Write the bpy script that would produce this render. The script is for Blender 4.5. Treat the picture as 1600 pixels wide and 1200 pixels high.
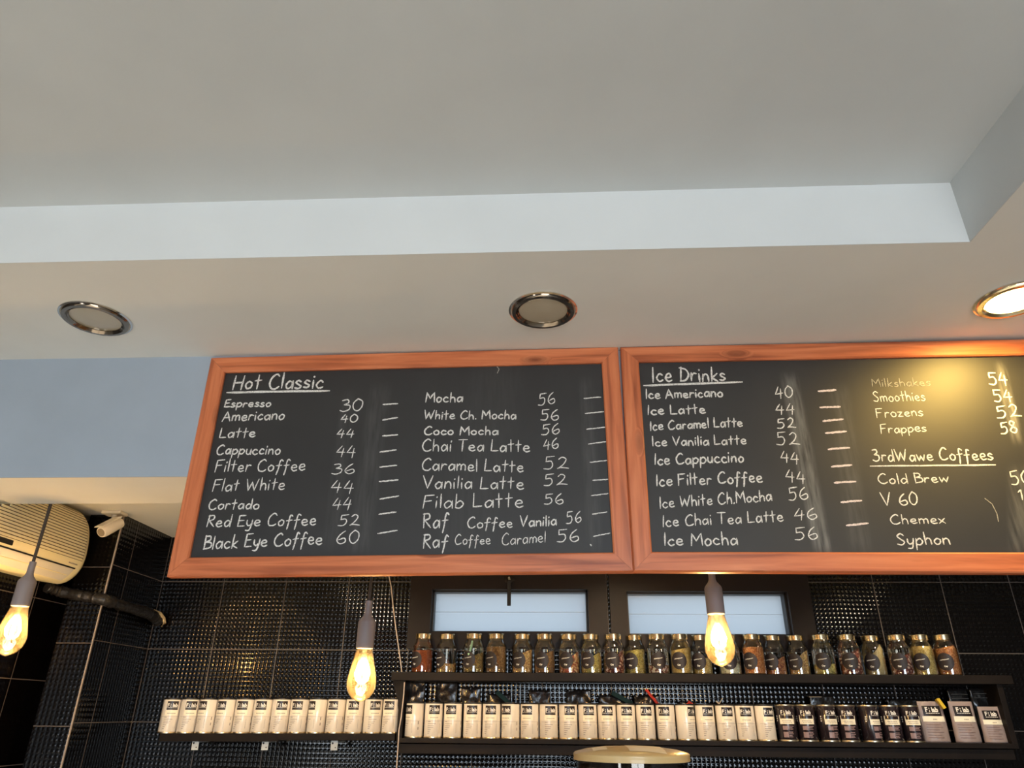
import bpy, bmesh, math, random
from math import sin, cos, pi, sqrt
from mathutils import Vector, Matrix, noise

for o in list(bpy.data.objects):
    bpy.data.objects.remove(o)
scene = bpy.context.scene
COL = scene.collection

# ------------------------------------------------------------------ camera
F_PX, YAW, PITCH, ROLL = 1088.4021, -0.052715, 0.442508, 0.009795
EYE = Vector((0, 0, 1.6))
_f = Vector((sin(YAW) * cos(PITCH), cos(YAW) * cos(PITCH), sin(PITCH)))
_r = Vector((cos(YAW), -sin(YAW), 0))
_u = _r.cross(_f)
CR = _r * cos(ROLL) + _u * sin(ROLL)
CU = -_r * sin(ROLL) + _u * cos(ROLL)
CF = _f
cam_data = bpy.data.cameras.new('camera')
cam_data.sensor_width = 36
cam_data.lens = F_PX / 1600 * 36
cam_data.clip_start = .02
cam = bpy.data.objects.new('camera', cam_data)
COL.objects.link(cam)
cam.matrix_world = Matrix(((CR.x, CU.x, -CF.x, EYE.x), (CR.y, CU.y, -CF.y, EYE.y), (CR.z, CU.z, -CF.z, EYE.z), (0, 0, 0, 1)))
scene.camera = cam


def ray(u, v):
    return CR * ((u - 800) / F_PX) - CU * ((v - 600) / F_PX) + CF


def aty(u, v, Y):
    d = ray(u, v)
    return EYE + d * (Y / d.y)


def atz(u, v, Z):
    d = ray(u, v)
    return EYE + d * ((Z - EYE.z) / d.z)


# ------------------------------------------------------------------ world, exposure, large lights
scene.view_settings.view_transform = 'Standard'
scene.view_settings.look = 'None'
scene.view_settings.gamma = 1
scene.view_settings.use_curve_mapping = False
scene.view_settings.exposure = 0.0
world = bpy.data.worlds.new('sky')
scene.world = world
world.use_nodes = True
wn = world.node_tree.nodes
wl = world.node_tree.links
bg = wn['Background']
tc = wn.new('ShaderNodeTexCoord')
sx = wn.new('ShaderNodeSeparateXYZ')
mr = wn.new('ShaderNodeMapRange')
mr.inputs[1].default_value = -.25
mr.inputs[2].default_value = .25
cr_ = wn.new('ShaderNodeValToRGB')
cr_.color_ramp.elements[0].color = (.50, .50, .49, 1)
cr_.color_ramp.elements[1].color = (.73, .91, 1.10, 1)
cr_.color_ramp.elements[0].position = .35
cr_.color_ramp.elements[1].position = .6
wl.new(tc.outputs['Generated'], sx.inputs[0])
wl.new(sx.outputs['Z'], mr.inputs[0])
wl.new(mr.outputs[0], cr_.inputs[0])
wl.new(cr_.outputs[0], bg.inputs[0])
bg.inputs[1].default_value = 11.3

# daylight enters through the open shopfront behind the camera (sky portals in its openings)
FRONT_Y = -3.6
OPENINGS = [(-3.3, -2.6, 1.7), (-.4, .77, 2.5), (.83, 2.0, 2.5)]     # x from, x to, head height
for (xa, xb, zh) in OPENINGS:
    ld = bpy.data.lights.new('shopfront_daylight', 'AREA')
    ld.shape = 'RECTANGLE'
    ld.size = xb - xa
    ld.size_y = zh - .1
    ld.cycles.is_portal = True
    lo = bpy.data.objects.new('shopfront_daylight', ld)
    COL.objects.link(lo)
    lo.location = ((xa + xb) / 2, FRONT_Y - .02, (zh + .1) / 2)
    lo.rotation_euler = (pi / 2, 0, 0)      # emits towards +Y, into the room

# low sun through the shopfront: warm patches on the floor that light the ceilings from below
sun_d = bpy.data.lights.new('sun', 'SUN')
sun_d.energy = 21.0
sun_d.color = (1, .91, .77)
sun_d.angle = .0093
sun = bpy.data.objects.new('sun', sun_d)
COL.objects.link(sun)
sun.rotation_euler = Vector((-.45, .80, -.40)).to_track_quat('-Z', 'Y').to_euler()

BULB_W, SPOT_W, NICHE_W = 9.5, 9.5, 30.0

# ------------------------------------------------------------------ helpers: materials


def new_mat(name):
    m = bpy.data.materials.new(name)
    m.use_nodes = True
    nt = m.node_tree
    return m, nt, nt.nodes, nt.links, nt.nodes['Principled BSDF']


def mat(name, col, rough=.5, metal=0, spec=.5, var=0, scale=30, bump=0, bscale=None, emit=None, estr=0, coat=0):
    m, nt, n, l, p = new_mat(name)
    p.inputs['Base Color'].default_value = (*col, 1)
    p.inputs['Roughness'].default_value = rough
    p.inputs['Metallic'].default_value = metal
    p.inputs['Specular IOR Level'].default_value = spec
    p.inputs['Coat Weight'].default_value = coat
    tcn = n.new('ShaderNodeTexCoord')
    if var:
        ns = n.new('ShaderNodeTexNoise')
        ns.inputs['Scale'].default_value = scale
        ns.inputs['Detail'].default_value = 5
        l.new(tcn.outputs['Object'], ns.inputs['Vector'])
        r = n.new('ShaderNodeValToRGB')
        r.color_ramp.elements[0].position = .3
        r.color_ramp.elements[1].position = .7
        r.color_ramp.elements[0].color = (*[max(0, c * (1 - var)) for c in col], 1)
        r.color_ramp.elements[1].color = (*[min(1, c * (1 + var)) for c in col], 1)
        l.new(ns.outputs['Fac'], r.inputs[0])
        l.new(r.outputs[0], p.inputs['Base Color'])
    if bump:
        nb = n.new('ShaderNodeTexNoise')
        nb.inputs['Scale'].default_value = bscale or scale
        nb.inputs['Detail'].default_value = 6
        l.new(tcn.outputs['Object'], nb.inputs['Vector'])
        b = n.new('ShaderNodeBump')
        b.inputs['Strength'].default_value = bump
        b.inputs['Distance'].default_value = .004
        l.new(nb.outputs['Fac'], b.inputs['Height'])
        l.new(b.outputs[0], p.inputs['Normal'])
    if emit:
        p.inputs['Emission Color'].default_value = (*emit, 1)
        p.inputs['Emission Strength'].default_value = estr
    return m


def math_node(n, l, op, a, b=None, c=None):
    q = n.new('ShaderNodeMath')
    q.operation = op
    for i, x in enumerate((a, b, c)):
        if x is None:
            continue
        if isinstance(x, (int, float)):
            q.inputs[i].default_value = x
        else:
            l.new(x, q.inputs[i])
    return q.outputs[0]


def tile_mat(name, axis, off_h, off_z):
    """glossy black 30 cm tiles pressed with a grid of 16 x 16 small domes, pale grout"""
    m, nt, n, l, p = new_mat(name)
    g = n.new('ShaderNodeNewGeometry')
    s = n.new('ShaderNodeSeparateXYZ')
    l.new(g.outputs['Position'], s.inputs[0])
    M = lambda *a: math_node(n, l, *a)
    hu = M('DIVIDE', M('SUBTRACT', s.outputs[axis], off_h), .3)
    hv = M('DIVIDE', M('SUBTRACT', s.outputs['Z'], off_z), .3)

    def dome(h):
        return M('ABSOLUTE', M('SINE', M('MULTIPLY', h, 16 * pi)))

    def edge(h):
        fr = M('FRACT', h)
        return M('MINIMUM', fr, M('SUBTRACT', 1.0, fr))
    d = M('POWER', M('MULTIPLY', dome(hu), dome(hv)), 1.8)
    e = M('MINIMUM', edge(hu), edge(hv))
    gr = n.new('ShaderNodeMapRange')
    gr.inputs[1].default_value = .0035
    gr.inputs[2].default_value = .0070
    gr.inputs[3].default_value = 1
    gr.inputs[4].default_value = 0
    l.new(e, gr.inputs[0])
    grout = gr.outputs[0]
    nz = n.new('ShaderNodeTexNoise')
    nz.inputs['Scale'].default_value = 3
    l.new(g.outputs['Position'], nz.inputs['Vector'])
    mx = n.new('ShaderNodeMix')
    mx.data_type = 'RGBA'
    mx.inputs['A'].default_value = (.0025, .002, .002, 1)
    mx.inputs['B'].default_value = (.12, .10, .09, 1)
    l.new(grout, mx.inputs['Factor'])
    l.new(mx.outputs['Result'], p.inputs['Base Color'])
    l.new(M('ADD', .09, M('MULTIPLY', grout, .7)), p.inputs['Roughness'])
    p.inputs['Specular IOR Level'].default_value = .45
    height = M('MULTIPLY', d, M('SUBTRACT', 1.0, grout))
    b = n.new('ShaderNodeBump')
    b.inputs['Strength'].default_value = 1.0
    b.inputs['Distance'].default_value = .0012
    l.new(height, b.inputs['Height'])
    l.new(b.outputs[0], p.inputs['Normal'])
    return m


def wood_mat(name, c1, c2, c3, rough=.38):
    """grain runs along UV.x (metres)"""
    m, nt, n, l, p = new_mat(name)
    uv = n.new('ShaderNodeUVMap')
    mp = n.new('ShaderNodeMapping')
    mp.inputs['Scale'].default_value = (1.6, 26, 1)
    l.new(uv.outputs[0], mp.inputs[0])
    # knots bend the grain
    mk = n.new('ShaderNodeMapping')
    mk.inputs['Scale'].default_value = (6, 18, 1)
    l.new(uv.outputs[0], mk.inputs[0])
    vo = n.new('ShaderNodeTexVoronoi')
    vo.inputs['Scale'].default_value = 1
    l.new(mk.outputs[0], vo.inputs['Vector'])
    _w = n.new('ShaderNodeTexWhiteNoise')
    l.new(vo.outputs['Color'], _w.inputs['Vector'])
    kn = n.new('ShaderNodeMapRange')
    kn.inputs[1].default_value = .05
    kn.inputs[2].default_value = .34
    kn.inputs[3].default_value = 1
    kn.inputs[4].default_value = 0
    l.new(vo.outputs['Distance'], kn.inputs[0])
    ad = n.new('ShaderNodeVectorMath')
    ad.operation = 'MULTIPLY_ADD'
    cb = n.new('ShaderNodeCombineXYZ')
    kq = math_node(n, l, 'MULTIPLY', kn.outputs[0], math_node(n, l, 'GREATER_THAN', _w.outputs['Value'], .80))
    l.new(kq, cb.inputs[1])
    ad.inputs[1].default_value = (0, 1.3, 0)
    l.new(cb.outputs[0], ad.inputs[0])
    l.new(mp.outputs[0], ad.inputs[2])
    nz = n.new('ShaderNodeTexNoise')
    nz.inputs['Scale'].default_value = 1.6
    nz.inputs['Detail'].default_value = 7
    nz.inputs['Distortion'].default_value = .5
    l.new(ad.outputs[0], nz.inputs['Vector'])
    r = n.new('ShaderNodeValToRGB')
    r.color_ramp.elements[0].position = .28
    r.color_ramp.elements[0].color = (*c3, 1)
    r.color_ramp.elements[1].position = .72
    r.color_ramp.elements[1].color = (*c1, 1)
    e = r.color_ramp.elements.new(.5)
    e.color = (*c2, 1)
    l.new(nz.outputs['Fac'], r.inputs[0])
    wh = n.new('ShaderNodeTexWhiteNoise')
    l.new(vo.outputs['Color'], wh.inputs['Vector'])
    sel = math_node(n, l, 'GREATER_THAN', wh.outputs['Value'], .80)
    km = math_node(n, l, 'MULTIPLY', math_node(n, l, 'MULTIPLY', kn.outputs[0], sel), .75)
    mx = n.new('ShaderNodeMix')
    mx.data_type = 'RGBA'
    l.new(km, mx.inputs['Factor'])
    l.new(r.outputs[0], mx.inputs['A'])
    mx.inputs['B'].default_value = (*[c * .45 for c in c3], 1)
    l.new(mx.outputs['Result'], p.inputs['Base Color'])
    p.inputs['Roughness'].default_value = rough
    b = n.new('ShaderNodeBump')
    b.inputs['Strength'].default_value = .15
    b.inputs['Distance'].default_value = .002
    l.new(nz.outputs['Fac'], b.inputs['Height'])
    l.new(b.outputs[0], p.inputs['Normal'])
    return m


def thin_glass(name, tint, gloss=.12, rough=.03, haze=0, haze_col=None):
    m, nt, n, l, p = new_mat(name)
    n.remove(p)
    out = n['Material Output']
    tr = n.new('ShaderNodeBsdfTransparent')
    tr.inputs[0].default_value = (*tint, 1)
    gl = n.new('ShaderNodeBsdfGlossy')
    gl.inputs['Roughness'].default_value = rough
    fr = n.new('ShaderNodeFresnel')
    fr.inputs[0].default_value = 1.5
    fac = math_node(n, l, 'MINIMUM', math_node(n, l, 'MULTIPLY', fr.outputs[0], gloss / .04), .85)
    mx = n.new('ShaderNodeMixShader')
    l.new(fac, mx.inputs[0])
    l.new(gl.outputs[0], mx.inputs[2])
    if haze:
        tl = n.new('ShaderNodeBsdfTranslucent')
        tl.inputs[0].default_value = (*haze_col, 1)
        m2 = n.new('ShaderNodeMixShader')
        m2.inputs[0].default_value = haze
        l.new(tr.outputs[0], m2.inputs[1])
        l.new(tl.outputs[0], m2.inputs[2])
        l.new(m2.outputs[0], mx.inputs[1])
    else:
        l.new(tr.outputs[0], mx.inputs[1])
    l.new(mx.outputs[0], out.inputs[0])
    return m


def granular(name, cols, scale=260, rough=.8):
    m, nt, n, l, p = new_mat(name)
    tcn = n.new('ShaderNodeTexCoord')
    vo = n.new('ShaderNodeTexVoronoi')
    vo.inputs['Scale'].default_value = scale
    l.new(tcn.outputs['Object'], vo.inputs['Vector'])
    sp = n.new('ShaderNodeSeparateColor')
    l.new(vo.outputs['Color'], sp.inputs[0])
    r = n.new('ShaderNodeValToRGB')
    r.color_ramp.interpolation = 'CONSTANT'
    els = r.color_ramp.elements
    while len(els) < len(cols):
        els.new(.5)
    for i, c in enumerate(cols):
        els[i].position = i / len(cols)
        els[i].color = (*[min(.9, q * 1.35) for q in c], 1)
    l.new(sp.outputs[0], r.inputs[0])
    l.new(r.outputs[0], p.inputs['Base Color'])
    p.inputs['Roughness'].default_value = rough
    b = n.new('ShaderNodeBump')
    b.inputs['Strength'].default_value = 1
    b.inputs['Distance'].default_value = .003
    l.new(math_node(n, l, 'SUBTRACT', 1, vo.outputs['Distance']), b.inputs['Height'])
    l.new(b.outputs[0], p.inputs['Normal'])
    return m


def slate_mat(name, bands):
    """chalkboard paint with wiped chalk smears; bands = (x0,z0,x1,z1,halfwidth,strength) in board metres"""
    m, nt, n, l, p = new_mat(name)
    tcn = n.new('ShaderNodeTexCoord')
    s = n.new('ShaderNodeSeparateXYZ')
    l.new(tcn.outputs['Object'], s.inputs[0])
    M = lambda *a: math_node(n, l, *a)
    nz = n.new('ShaderNodeTexNoise')
    nz.inputs['Scale'].default_value = 5
    nz.inputs['Detail'].default_value = 6
    l.new(tcn.outputs['Object'], nz.inputs['Vector'])
    mp = n.new('ShaderNodeMapping')
    mp.inputs['Scale'].default_value = (60, 1, 7)
    l.new(tcn.outputs['Object'], mp.inputs[0])
    st = n.new('ShaderNodeTexNoise')
    st.inputs['Scale'].default_value = 1.4
    st.inputs['Detail'].default_value = 5
    l.new(mp.outputs[0], st.inputs['Vector'])
    tot = M('MULTIPLY', M('SUBTRACT', nz.outputs['Fac'], .35), .03)
    for (x0, z0, x1, z1, w, k) in bands:
        sl = (x1 - x0) / (z1 - z0)
        xc = M('ADD', M('MULTIPLY', M('SUBTRACT', s.outputs['Z'], z0), sl), x0)
        dx = M('ABSOLUTE', M('SUBTRACT', s.outputs['X'], xc))
        mk = n.new('ShaderNodeMapRange')
        mk.interpolation_type = 'SMOOTHSTEP'
        mk.inputs[1].default_value = w
        mk.inputs[2].default_value = w * .35
        l.new(dx, mk.inputs[0])
        za, zb = min(z0, z1), max(z0, z1)
        v1 = n.new('ShaderNodeMapRange')
        v1.interpolation_type = 'SMOOTHSTEP'
        v1.inputs[1].default_value = za - .02
        v1.inputs[2].default_value = za + .04
        l.new(s.outputs['Z'], v1.inputs[0])
        v2 = n.new('ShaderNodeMapRange')
        v2.interpolation_type = 'SMOOTHSTEP'
        v2.inputs[1].default_value = zb + .02
        v2.inputs[2].default_value = zb - .04
        l.new(s.outputs['Z'], v2.inputs[0])
        msk = M('MULTIPLY', M('MULTIPLY', mk.outputs[0], v1.outputs[0]), v2.outputs[0])
        stv = M('MAXIMUM', M('SUBTRACT', st.outputs['Fac'], .30), 0)
        tot = M('ADD', tot, M('MULTIPLY', M('MULTIPLY', msk, stv), k))
    tot = M('MAXIMUM', M('MINIMUM', tot, 1), 0)
    mx = n.new('ShaderNodeMix')
    mx.data_type = 'RGBA'
    mx.inputs['A'].default_value = (.0150, .0152, .0175, 1)
    mx.inputs['B'].default_value = (.55, .55, .53, 1)
    l.new(tot, mx.inputs['Factor'])
    l.new(mx.outputs['Result'], p.inputs['Base Color'])
    p.inputs['Roughness'].default_value = .55
    p.inputs['Specular IOR Level'].default_value = .7
    return m


def chalk_mat(name, lo, hi):
    m, nt, n, l, p = new_mat(name)
    tcn = n.new('ShaderNodeTexCoord')
    nz = n.new('ShaderNodeTexNoise')
    nz.inputs['Scale'].default_value = 420
    nz.inputs['Detail'].default_value = 3
    l.new(tcn.outputs['Object'], nz.inputs['Vector'])
    r = n.new('ShaderNodeValToRGB')
    r.color_ramp.elements[0].position = .36
    r.color_ramp.elements[0].color = (*lo, 1)
    r.color_ramp.elements[1].position = .52
    r.color_ramp.elements[1].color = (*hi, 1)
    l.new(nz.outputs['Fac'], r.inputs[0])
    l.new(r.outputs[0], p.inputs['Base Color'])
    p.inputs['Roughness'].default_value = .95
    p.inputs['Specular IOR Level'].default_value = .1
    return m


# ------------------------------------------------------------------ helpers: meshes and objects


class MB:
    def __init__(s):
        s.v, s.f, s.uv = [], [], []

    def add(s, verts, faces):
        b = len(s.v)
        s.v += [tuple(v) for v in verts]
        s.f += [tuple(b + i for i in f) for f in faces]

    def box(s, x0, x1, y0, y1, z0, z1):
        s.add([(x, y, z) for z in (z0, z1) for y in (y0, y1) for x in (x0, x1)],
              [(0, 2, 3, 1), (4, 5, 7, 6), (0, 1, 5, 4), (2, 6, 7, 3), (0, 4, 6, 2), (1, 3, 7, 5)])

    def tube(s, pts, r, seg=8, caps=True):
        pts = [Vector(p) for p in pts]
        rings = []
        up = Vector((.3, .2, .93))
        for i, p in enumerate(pts):
            t = (pts[min(i + 1, len(pts) - 1)] - pts[max(i - 1, 0)]).normalized()
            a = t.cross(up)
            if a.length < .05:
                a = t.cross(Vector((1, 0, 0)))
            a.normalize()
            b = t.cross(a)
            rr = r[i] if isinstance(r, (list, tuple)) else r
            rings.append([p + (a * cos(2 * pi * k / seg) + b * sin(2 * pi * k / seg)) * rr for k in range(seg)])
        b0 = len(s.v)
        for rg in rings:
            s.v += [tuple(v) for v in rg]
        for i in range(len(rings) - 1):
            for k in range(seg):
                k2 = (k + 1) % seg
                s.f.append((b0 + i * seg + k, b0 + i * seg + k2, b0 + (i + 1) * seg + k2, b0 + (i + 1) * seg + k))
        if caps:
            s.f.append(tuple(b0 + k for k in range(seg))[::-1])
            s.f.append(tuple(b0 + (len(rings) - 1) * seg + k for k in range(seg)))

    def lathe(s, prof, seg=32, close=False, c=(0, 0, 0)):
        b0 = len(s.v)
        for (r, z) in prof:
            for k in range(seg):
                a = 2 * pi * k / seg
                s.v.append((c[0] + max(r, 1e-5) * cos(a), c[1] + max(r, 1e-5) * sin(a), c[2] + z))
        n = len(prof)
        for i in range(n if close else n - 1):
            j = (i + 1) % n
            for k in range(seg):
                k2 = (k + 1) % seg
                s.f.append((b0 + i * seg + k, b0 + i * seg + k2, b0 + j * seg + k2, b0 + j * seg + k))

    def grid(s, fn, nu, nv):
        b0 = len(s.v)
        for j in range(nv + 1):
            for i in range(nu + 1):
                s.v.append(tuple(fn(i / nu, j / nv)))
        for j in range(nv):
            for i in range(nu):
                a = b0 + j * (nu + 1) + i
                s.f.append((a, a + 1, a + nu + 2, a + nu + 1))

    def prism(s, poly, axis, a, b):
        """polygon in the two other axes, extruded along axis from a to b"""
        def mk(p, t):
            return {'x': (t, p[0], p[1]), 'y': (p[0], t, p[1]), 'z': (p[0], p[1], t)}[axis]
        n = len(poly)
        s.add([mk(p, a) for p in poly] + [mk(p, b) for p in poly],
              [tuple(range(n))[::-1], tuple(range(n, 2 * n))] + [(i, (i + 1) % n, n + (i + 1) % n, n + i) for i in range(n)])

    def ribbon(s, pts, w, place, depth=.0004):
        """flat raised stroke with round ends; pts 2-D, place(x, y, lift) -> 3-D"""
        n = len(pts)
        if n < 2:
            return
        P = [Vector((p[0], p[1])) for p in pts]
        L, Rr = [], []
        for i in range(n):
            t = P[min(i + 1, n - 1)] - P[max(i - 1, 0)]
            if t.length < 1e-9:
                t = Vector((1, 0))
            t.normalize()
            nn = Vector((-t.y, t.x))
            ww = w[i] if isinstance(w, (list, tuple)) else w
            e = .55 if i in (0, n - 1) else 1
            ext = t * (ww * .35 * (1 if i == n - 1 else -1 if i == 0 else 0))
            L.append(P[i] + nn * ww * .5 * e + ext)
            Rr.append(P[i] - nn * ww * .5 * e + ext)
        b0 = len(s.v)
        for i in range(n):
            s.v += [tuple(place(L[i].x, L[i].y, depth)), tuple(place(Rr[i].x, Rr[i].y, depth)),
                    tuple(place(L[i].x, L[i].y, 0)), tuple(place(Rr[i].x, Rr[i].y, 0))]
        for i in range(n - 1):
            a, b = b0 + 4 * i, b0 + 4 * i + 4
            s.f += [(a, a + 1, b + 1, b), (a + 1, a + 3, b + 3, b + 1), (a + 2, a, b, b + 2)]
        a = b0
        s.f.append((a, a + 2, a + 3, a + 1))
        a = b0 + 4 * (n - 1)
        s.f.append((a, a + 1, a + 3, a + 2))

    def build(s, name, m, parent=None, smooth=False, bevel=0, kind=None, loc=None):
        me = bpy.data.meshes.new(name)
        me.from_pydata(s.v, [], s.f)
        me.validate()
        bm = bmesh.new()
        bm.from_mesh(me)
        bmesh.ops.recalc_face_normals(bm, faces=bm.faces)
        if bevel:
            es = [e for e in bm.edges if len(e.link_faces) == 2 and e.calc_face_angle(0) > .5]
            bmesh.ops.bevel(bm, geom=es, offset=bevel, segments=2, affect='EDGES', profile=.6)
        for f in bm.faces:
            f.smooth = smooth
        bm.to_mesh(me)
        bm.free()
        if smooth:
            me.set_sharp_from_angle(angle=math.radians(42))
        me.materials.append(m)
        o = bpy.data.objects.new(name, me)
        COL.objects.link(o)
        if parent:
            o.parent = parent
        if loc:
            o.location = loc
        if kind:
            o['kind'] = kind
        return o


def tag(o, label, cat, group=None):
    o['label'] = label
    o['category'] = cat
    if group:
        o['group'] = group
    return o


def empty(name, loc, label, cat, group=None, rz=0):
    o = bpy.data.objects.new(name, None)
    COL.objects.link(o)
    o.location = loc
    o.rotation_euler = (0, 0, rz)
    o.empty_display_size = .05
    return tag(o, label, cat, group)


def copy_tree(o, parent=None):
    kids = [c for c in bpy.data.objects if c.parent is o]
    c = o.copy()
    COL.objects.link(c)
    c.parent = parent
    for k in kids:
        copy_tree(k, c)
    return c


def ordinal(i):
    return ['first', 'second', 'third', 'fourth', 'fifth', 'sixth', 'seventh', 'eighth', 'ninth', 'tenth', 'eleventh', 'twelfth',
            'thirteenth', 'fourteenth', 'fifteenth', 'sixteenth', 'seventeenth', 'eighteenth', 'nineteenth', 'twentieth',
            'twenty-first', 'twenty-second', 'twenty-third'][i]


# ------------------------------------------------------------------ handwriting: single-stroke letters (cap height 1)
def Ls(*p): return ('L', p)
def Cs(*p): return ('C', p)


BOWL = Cs((.40, .40), (.22, .52), (.03, .27), (.14, .0), (.34, .14), (.42, .46))
GL = {
    'A': (.62, [Ls((0, 0), (.30, 1), (.60, 0)), Ls((.10, .35), (.54, .38))]),
    'B': (.50, [Ls((.04, 0), (.08, 1)), Cs((.05, .97), (.38, .95), (.42, .68), (.10, .53)), Cs((.10, .53), (.50, .45), (.50, .10), (.02, .0))]),
    'C': (.60, [Cs((.55, .86), (.38, 1), (.12, .75), (.03, .38), (.15, .05), (.40, 0), (.60, .14))]),
    'D': (.58, [Ls((.05, 0), (.08, 1)), Cs((.0, .96), (.40, .85), (.56, .45), (.36, .06), (.02, 0))]),
    'E': (.48, [Ls((.48, .97), (.08, .95), (.03, 0), (.48, .03)), Ls((.06, .5), (.40, .52))]),
    'F': (.50, [Ls((.52, 1), (.06, .97), (.0, 0)), Ls((.04, .52), (.40, .56))]),
    'H': (.56, [Ls((.05, 1), (0, 0)), Ls((.56, 1), (.50, 0)), Ls((.02, .47), (.54, .52))]),
    'I': (.10, [Ls((.06, 1), (.03, 0))]),
    'L': (.46, [Ls((.06, 1), (.02, .03), (.46, .06))]),
    'M': (.72, [Ls((.02, 0), (.10, 1), (.36, .38), (.66, 1), (.72, 0))]),
    'R': (.50, [Ls((.04, 0), (.06, 1)), Cs((.0, .95), (.36, .97), (.42, .68), (.08, .50)), Ls((.12, .5), (.50, 0))]),
    'S': (.50, [Cs((.48, .86), (.28, 1), (.08, .80), (.25, .55), (.46, .30), (.30, .03), (.02, .10))]),
    'T': (.58, [Ls((0, .98), (.58, 1)), Ls((.31, 1), (.27, 0))]),
    'V': (.58, [Ls((0, 1), (.26, 0), (.58, 1))]),
    'W': (.84, [Ls((0, 1), (.18, 0), (.40, .75), (.58, 0), (.84, 1))]),
    'a': (.44, [BOWL, Ls((.42, .52), (.43, .0))]),
    'b': (.44, [Ls((.04, 1), (.03, .02)), Cs((.03, .30), (.25, .52), (.43, .28), (.25, 0), (.03, .05))]),
    'c': (.40, [Cs((.37, .42), (.20, .52), (.02, .25), (.18, 0), (.40, .08))]),
    'd': (.44, [BOWL, Ls((.44, 1), (.42, 0))]),
    'e': (.42, [Cs((.04, .25), (.36, .30), (.30, .50), (.10, .46), (.03, .20), (.20, 0), (.42, .08))]),
    'f': (.40, [Cs((.42, .84), (.28, .96), (.20, .70), (.17, .20), (.10, -.32)), Ls((.0, .45), (.38, .50))]),
    'h': (.40, [Ls((.05, 1), (.02, 0)), Cs((.03, .32), (.20, .52), (.35, .40), (.38, 0))]),
    'i': (.09, [Ls((.05, .52), (.04, 0)), Ls((.06, .76), (.08, .82))]),
    'k': (.40, [Ls((.05, 1), (.02, 0)), Ls((.36, .52), (.05, .22), (.40, 0))]),
    'l': (.09, [Ls((.06, 1), (.04, 0))]),
    'm': (.60, [Ls((.03, .52), (.02, 0)), Cs((.03, .34), (.18, .52), (.29, .38), (.29, 0)), Cs((.29, .34), (.45, .52), (.57, .38), (.58, 0))]),
    'n': (.40, [Ls((.03, .52), (.02, 0)), Cs((.03, .32), (.20, .52), (.35, .40), (.38, 0))]),
    'o': (.42, [Cs((.22, .52), (.03, .30), (.14, .0), (.36, .08), (.40, .38), (.20, .53))]),
    'p': (.44, [Ls((.04, .52), (.0, -.38)), Cs((.03, .34), (.25, .52), (.43, .28), (.25, 0), (.03, .06))]),
    'r': (.34, [Ls((.04, .52), (.02, 0)), Cs((.03, .28), (.16, .50), (.34, .46))]),
    's': (.36, [Cs((.34, .44), (.18, .52), (.06, .38), (.20, .26), (.34, .14), (.20, 0), (.0, .06))]),
    't': (.36, [Ls((.19, .95), (.16, .0)), Ls((0, .56), (.36, .61))]),
    'u': (.40, [Cs((.03, .52), (.03, .16), (.18, 0), (.34, .14), (.38, .50)), Ls((.38, .52), (.38, 0))]),
    'w': (.58, [Ls((0, .52), (.13, 0), (.29, .42), (.42, 0), (.58, .52))]),
    'x': (.40, [Ls((0, .52), (.38, 0)), Ls((.38, .52), (0, 0))]),
    'y': (.40, [Cs((.02, .52), (.05, .20), (.20, .06), (.36, .24)), Cs((.40, .54), (.36, .10), (.26, -.30), (.02, -.30))]),
    'z': (.36, [Ls((0, .50), (.34, .50), (0, .02), (.36, .02))]),
    '0': (.50, [Cs((.28, 1), (.05, .68), (.05, .22), (.25, 0), (.46, .28), (.47, .75), (.24, 1))]),
    '1': (.22, [Ls((.0, .72), (.18, 1), (.14, 0))]),
    '2': (.54, [Cs((.06, .82), (.24, 1), (.42, .78), (.28, .36), (.02, .04)), Cs((.02, .04), (.20, .10), (.56, .02))]),
    '3': (.50, [Cs((.08, .94), (.34, .98), (.40, .74), (.18, .56)), Cs((.18, .56), (.46, .46), (.44, .12), (.20, -.02), (.0, .08))]),
    '4': (.46, [Ls((.26, 1), (.0, .38), (.46, .44)), Ls((.38, .80), (.30, .0))]),
    '5': (.52, [Ls((.52, 1), (.12, .96), (.10, .60)), Cs((.10, .58), (.36, .62), (.44, .30), (.28, .02), (.0, .04))]),
    '6': (.46, [Cs((.36, .98), (.12, .70), (.02, .28), (.20, .0), (.44, .16), (.38, .44), (.08, .30))]),
    '8': (.46, [Cs((.40, .84), (.22, 1), (.06, .80), (.22, .54), (.44, .28), (.26, .0), (.02, .22), (.20, .52), (.40, .84))]),
    '.': (.08, [Ls((.02, .0), (.05, .05))]),
}


def smooth_path(kind, pts, step=4):
    if kind == 'L' or len(pts) < 3:
        out = []
        for a, b in zip(pts, pts[1:]):
            for k in range(3):
                t = k / 3
                out.append((a[0] + (b[0] - a[0]) * t, a[1] + (b[1] - a[1]) * t))
        out.append(pts[-1])
        return out
    P = [pts[0]] + list(pts) + [pts[-1]]
    out = []
    for i in range(1, len(P) - 2):
        p0, p1, p2, p3 = P[i - 1:i + 3]
        for k in range(step):
            t = k / step
            out.append(tuple(.5 * (2 * p1[d] + (p2[d] - p0[d]) * t + (2 * p0[d] - 5 * p1[d] + 4 * p2[d] - p3[d]) * t * t
                                   + (3 * p1[d] - p0[d] - 3 * p2[d] + p3[d]) * t ** 3) for d in (0, 1)))
    out.append(pts[-1])
    return out


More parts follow.
